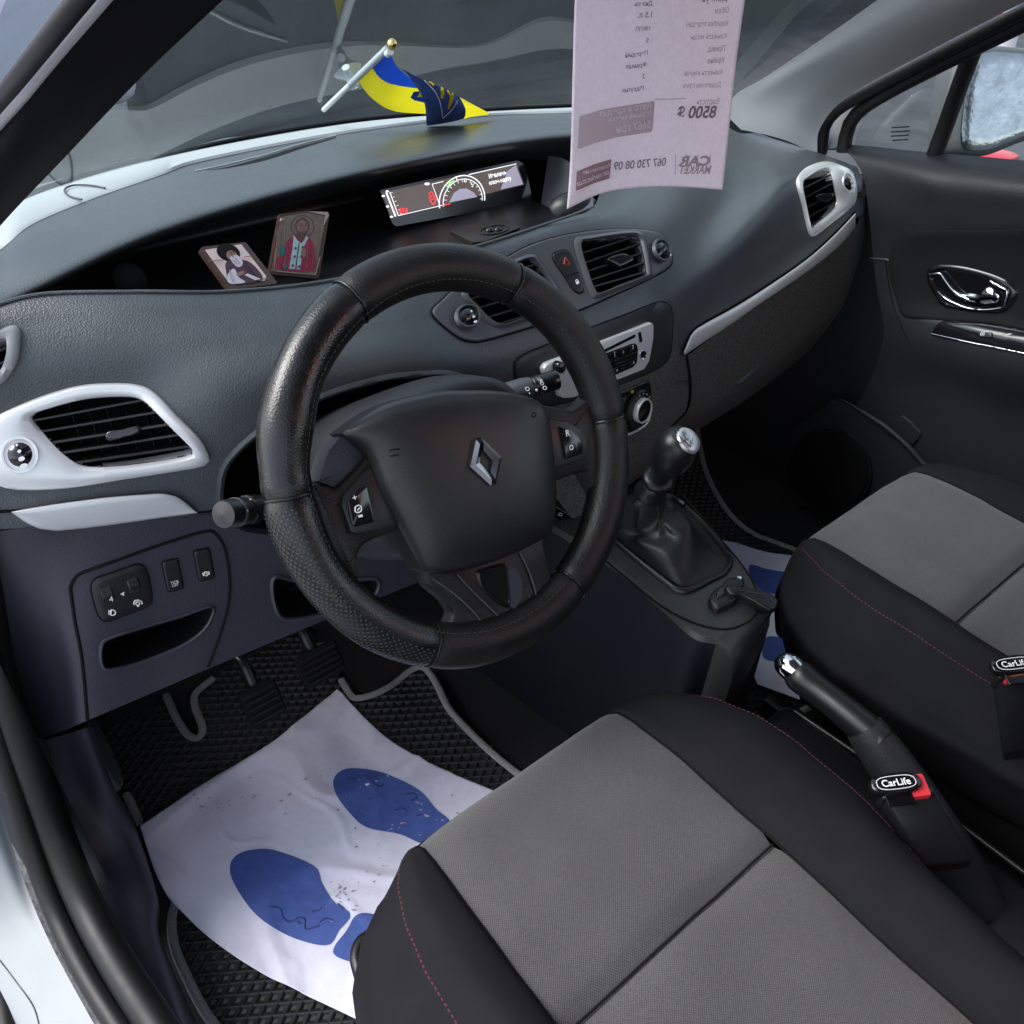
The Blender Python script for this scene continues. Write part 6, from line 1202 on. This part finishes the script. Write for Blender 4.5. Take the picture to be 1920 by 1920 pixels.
# ================================================================ flag on the windscreen
fg = empty('table_flag', SWS.hit(655, 133)[0], 'small blue and yellow flag on a clear stick stuck to the windscreen', 'flag')
off = lambda x, y, h: (lambda l: l[0]+(CAM-l[0]).normalized()*h)(SWS.hit(x, y))
mat('clear_plastic', (.72, .80, .84), .12, trans=.35)
s0, s1 = off(607, 206, .022), off(728, 90, .12)
tube('stick', [s0, s0.lerp(s1, .5), s1], .0038, 'white_plastic', fg, n=12)
tube('stick_sleeve', [s0.lerp(s1, .45), s1], .0050, 'clear_plastic', fg, n=12)
lathe('finial', [(0, -.0075), (.0042, -.006), (.007, -.0025), (.007, .0025), (.0042, .006), (0, .0075)], s1+(s1-s0).normalized()*.012, s1-s0, 'brass', fg, 20); lathe('finial_collar', [(.005, -.006), (.005, .004)], s1+(s1-s0).normalized()*.002-V((0, 0, .006)), s1-s0, 'white_plastic', fg, 16)
wsn = SWS.hit(652, 132); lathe('suction_cup', [(.022, .001), (.019, .004), (.010, .010), (.007, .018), (.007, .026), (0, .027)], wsn[0], wsn[1], 'clear_plastic', fg, 24)
tube('clip', cr([off(648, 126, .02), off(655, 140, .04), off(662, 150, .06)], 10), .006, 'clear_plastic', fg, n=8)
FY = lambda *q: [off(x, y, h) for x, y, h in q]
g1 = grid([FY((727, 92, .118), (745, 125, .17), (775, 150, .22), (810, 162, .25)), FY((695, 122, .09), (715, 148, .15), (745, 160, .20), (792, 165, .235))], 24, 8); build('blue_band', *g1, 'flag_blue', fg)
g2 = grid([FY((694, 122, .09), (714, 148, .149), (744, 160, .199), (800, 168, .233)), FY((680, 132, .08), (702, 165, .145), (735, 185, .20), (802, 190, .23)), FY((667, 147, .066), (698, 185, .14), (738, 208, .19), (803, 214, .22))], 24, 12); build('yellow_band', *g2, 'flag_yellow', fg)
g3 = grid([FY((752, 128, .20), (790, 148, .245), (830, 166, .26), (862, 182, .25)), FY((772, 150, .23), (800, 172, .26), (845, 190, .27), (872, 202, .255)), FY((795, 190, .238), (803, 205, .255), (845, 212, .26), (873, 214, .25)), FY((800, 236, .22), (822, 233, .225), (850, 228, .23), (870, 222, .23))], 24, 16)
mat('flag_back', (.04, .09, .34), .7); fb = build('folded_corner', *g3, 'flag_back', fg); SF = Surf([g3])
g4 = grid([FY((858, 180, .248), (880, 192, .23), (915, 211, .20)), FY((872, 202, .253), (890, 205, .23), (916, 213, .20)), FY((870, 223, .228), (885, 219, .21), (915, 215, .20))], 16, 10); build('yellow_tip', *g4, 'flag_yellow', fg)
slab('trident_edge', rp(KF((1010, 975), (1060, 890), (1090, 880), (1170, 960), (1165, 1030), (1050, 1005)), 1), Plane(off(785, 180, .24), (CAM-off(785, 180, .08))), .001, 'flag_blue', fg); slab('trident_core', KF((1080, 970), (1105, 925), (1140, 970)), Plane(off(785, 180, .243), (CAM-off(785, 180, .08))), .0005, 'flag_yellow', fg)
for q, w_, m_ in ((((1155, 805), (1200, 850), (1260, 920), (1300, 1000), (1322, 1090), (1335, 1180)), .0007, 'white_print'), (((1335, 1180), (1400, 1120), (1450, 1060), (1480, 1000)), .0007, 'white_print'), (((1320, 885), (1330, 920), (1325, 965)), .0028, 'flag_yellow'), (((1380, 910), (1410, 960), (1405, 1010), (1392, 1070)), .0016, 'flag_yellow'), (((1425, 935), (1432, 970), (1418, 1020), (1392, 1075)), .0016, 'flag_yellow'), (((1200, 822), (1240, 845)), .0014, 'flag_yellow')): dtube('trident_print', KF(*q), SF, w_, m_, fb, .0006, 16)

# ================================================================ assumed courtesy lamp under the roof, added for the warm glints on the wheel
clamp = empty('assumed_courtesy_lamp', (.22, -.86, 1.235), 'assumed warm courtesy lamp, added out of view under the roof behind the front seats', 'lamp')
mat('assumed_lamp_lens', (1., .42, .16), .4, emit=2.5)  # glowing lens of the assumed lamp, source of the orange glints
box('housing', (.22, -.86, 1.245), V((.075, 0, 0)), V((0, .045, 0)), V((0, 0, .012)), 'grey_panel', clamp, .005, 2); box('lens', (.22, -.86, 1.232), V((.055, 0, 0)), V((0, .03, 0)), V((0, 0, .004)), 'assumed_lamp_lens', clamp, .002, 1)
ld = bpy.data.lights.new('assumed_courtesy_light', 'AREA'); ld.shape = 'RECTANGLE'; ld.size = .12; ld.size_y = .07; ld.energy = .35; ld.color = (1, .36, .16)  # warm light added out of view, assumed from the orange glints
lo_ = bpy.data.objects.new('assumed_courtesy_light', ld); C.objects.link(lo_); lo_.location = (.22, -.86, 1.224); lo_.rotation_euler = (V((.22, -.86, 1.224))-V((-.2, 0, .6))).to_track_quat('Z', 'Y').to_euler(); lo_.parent = clamp; lo_.matrix_parent_inverse = Matrix.Translation(-V(clamp.location))
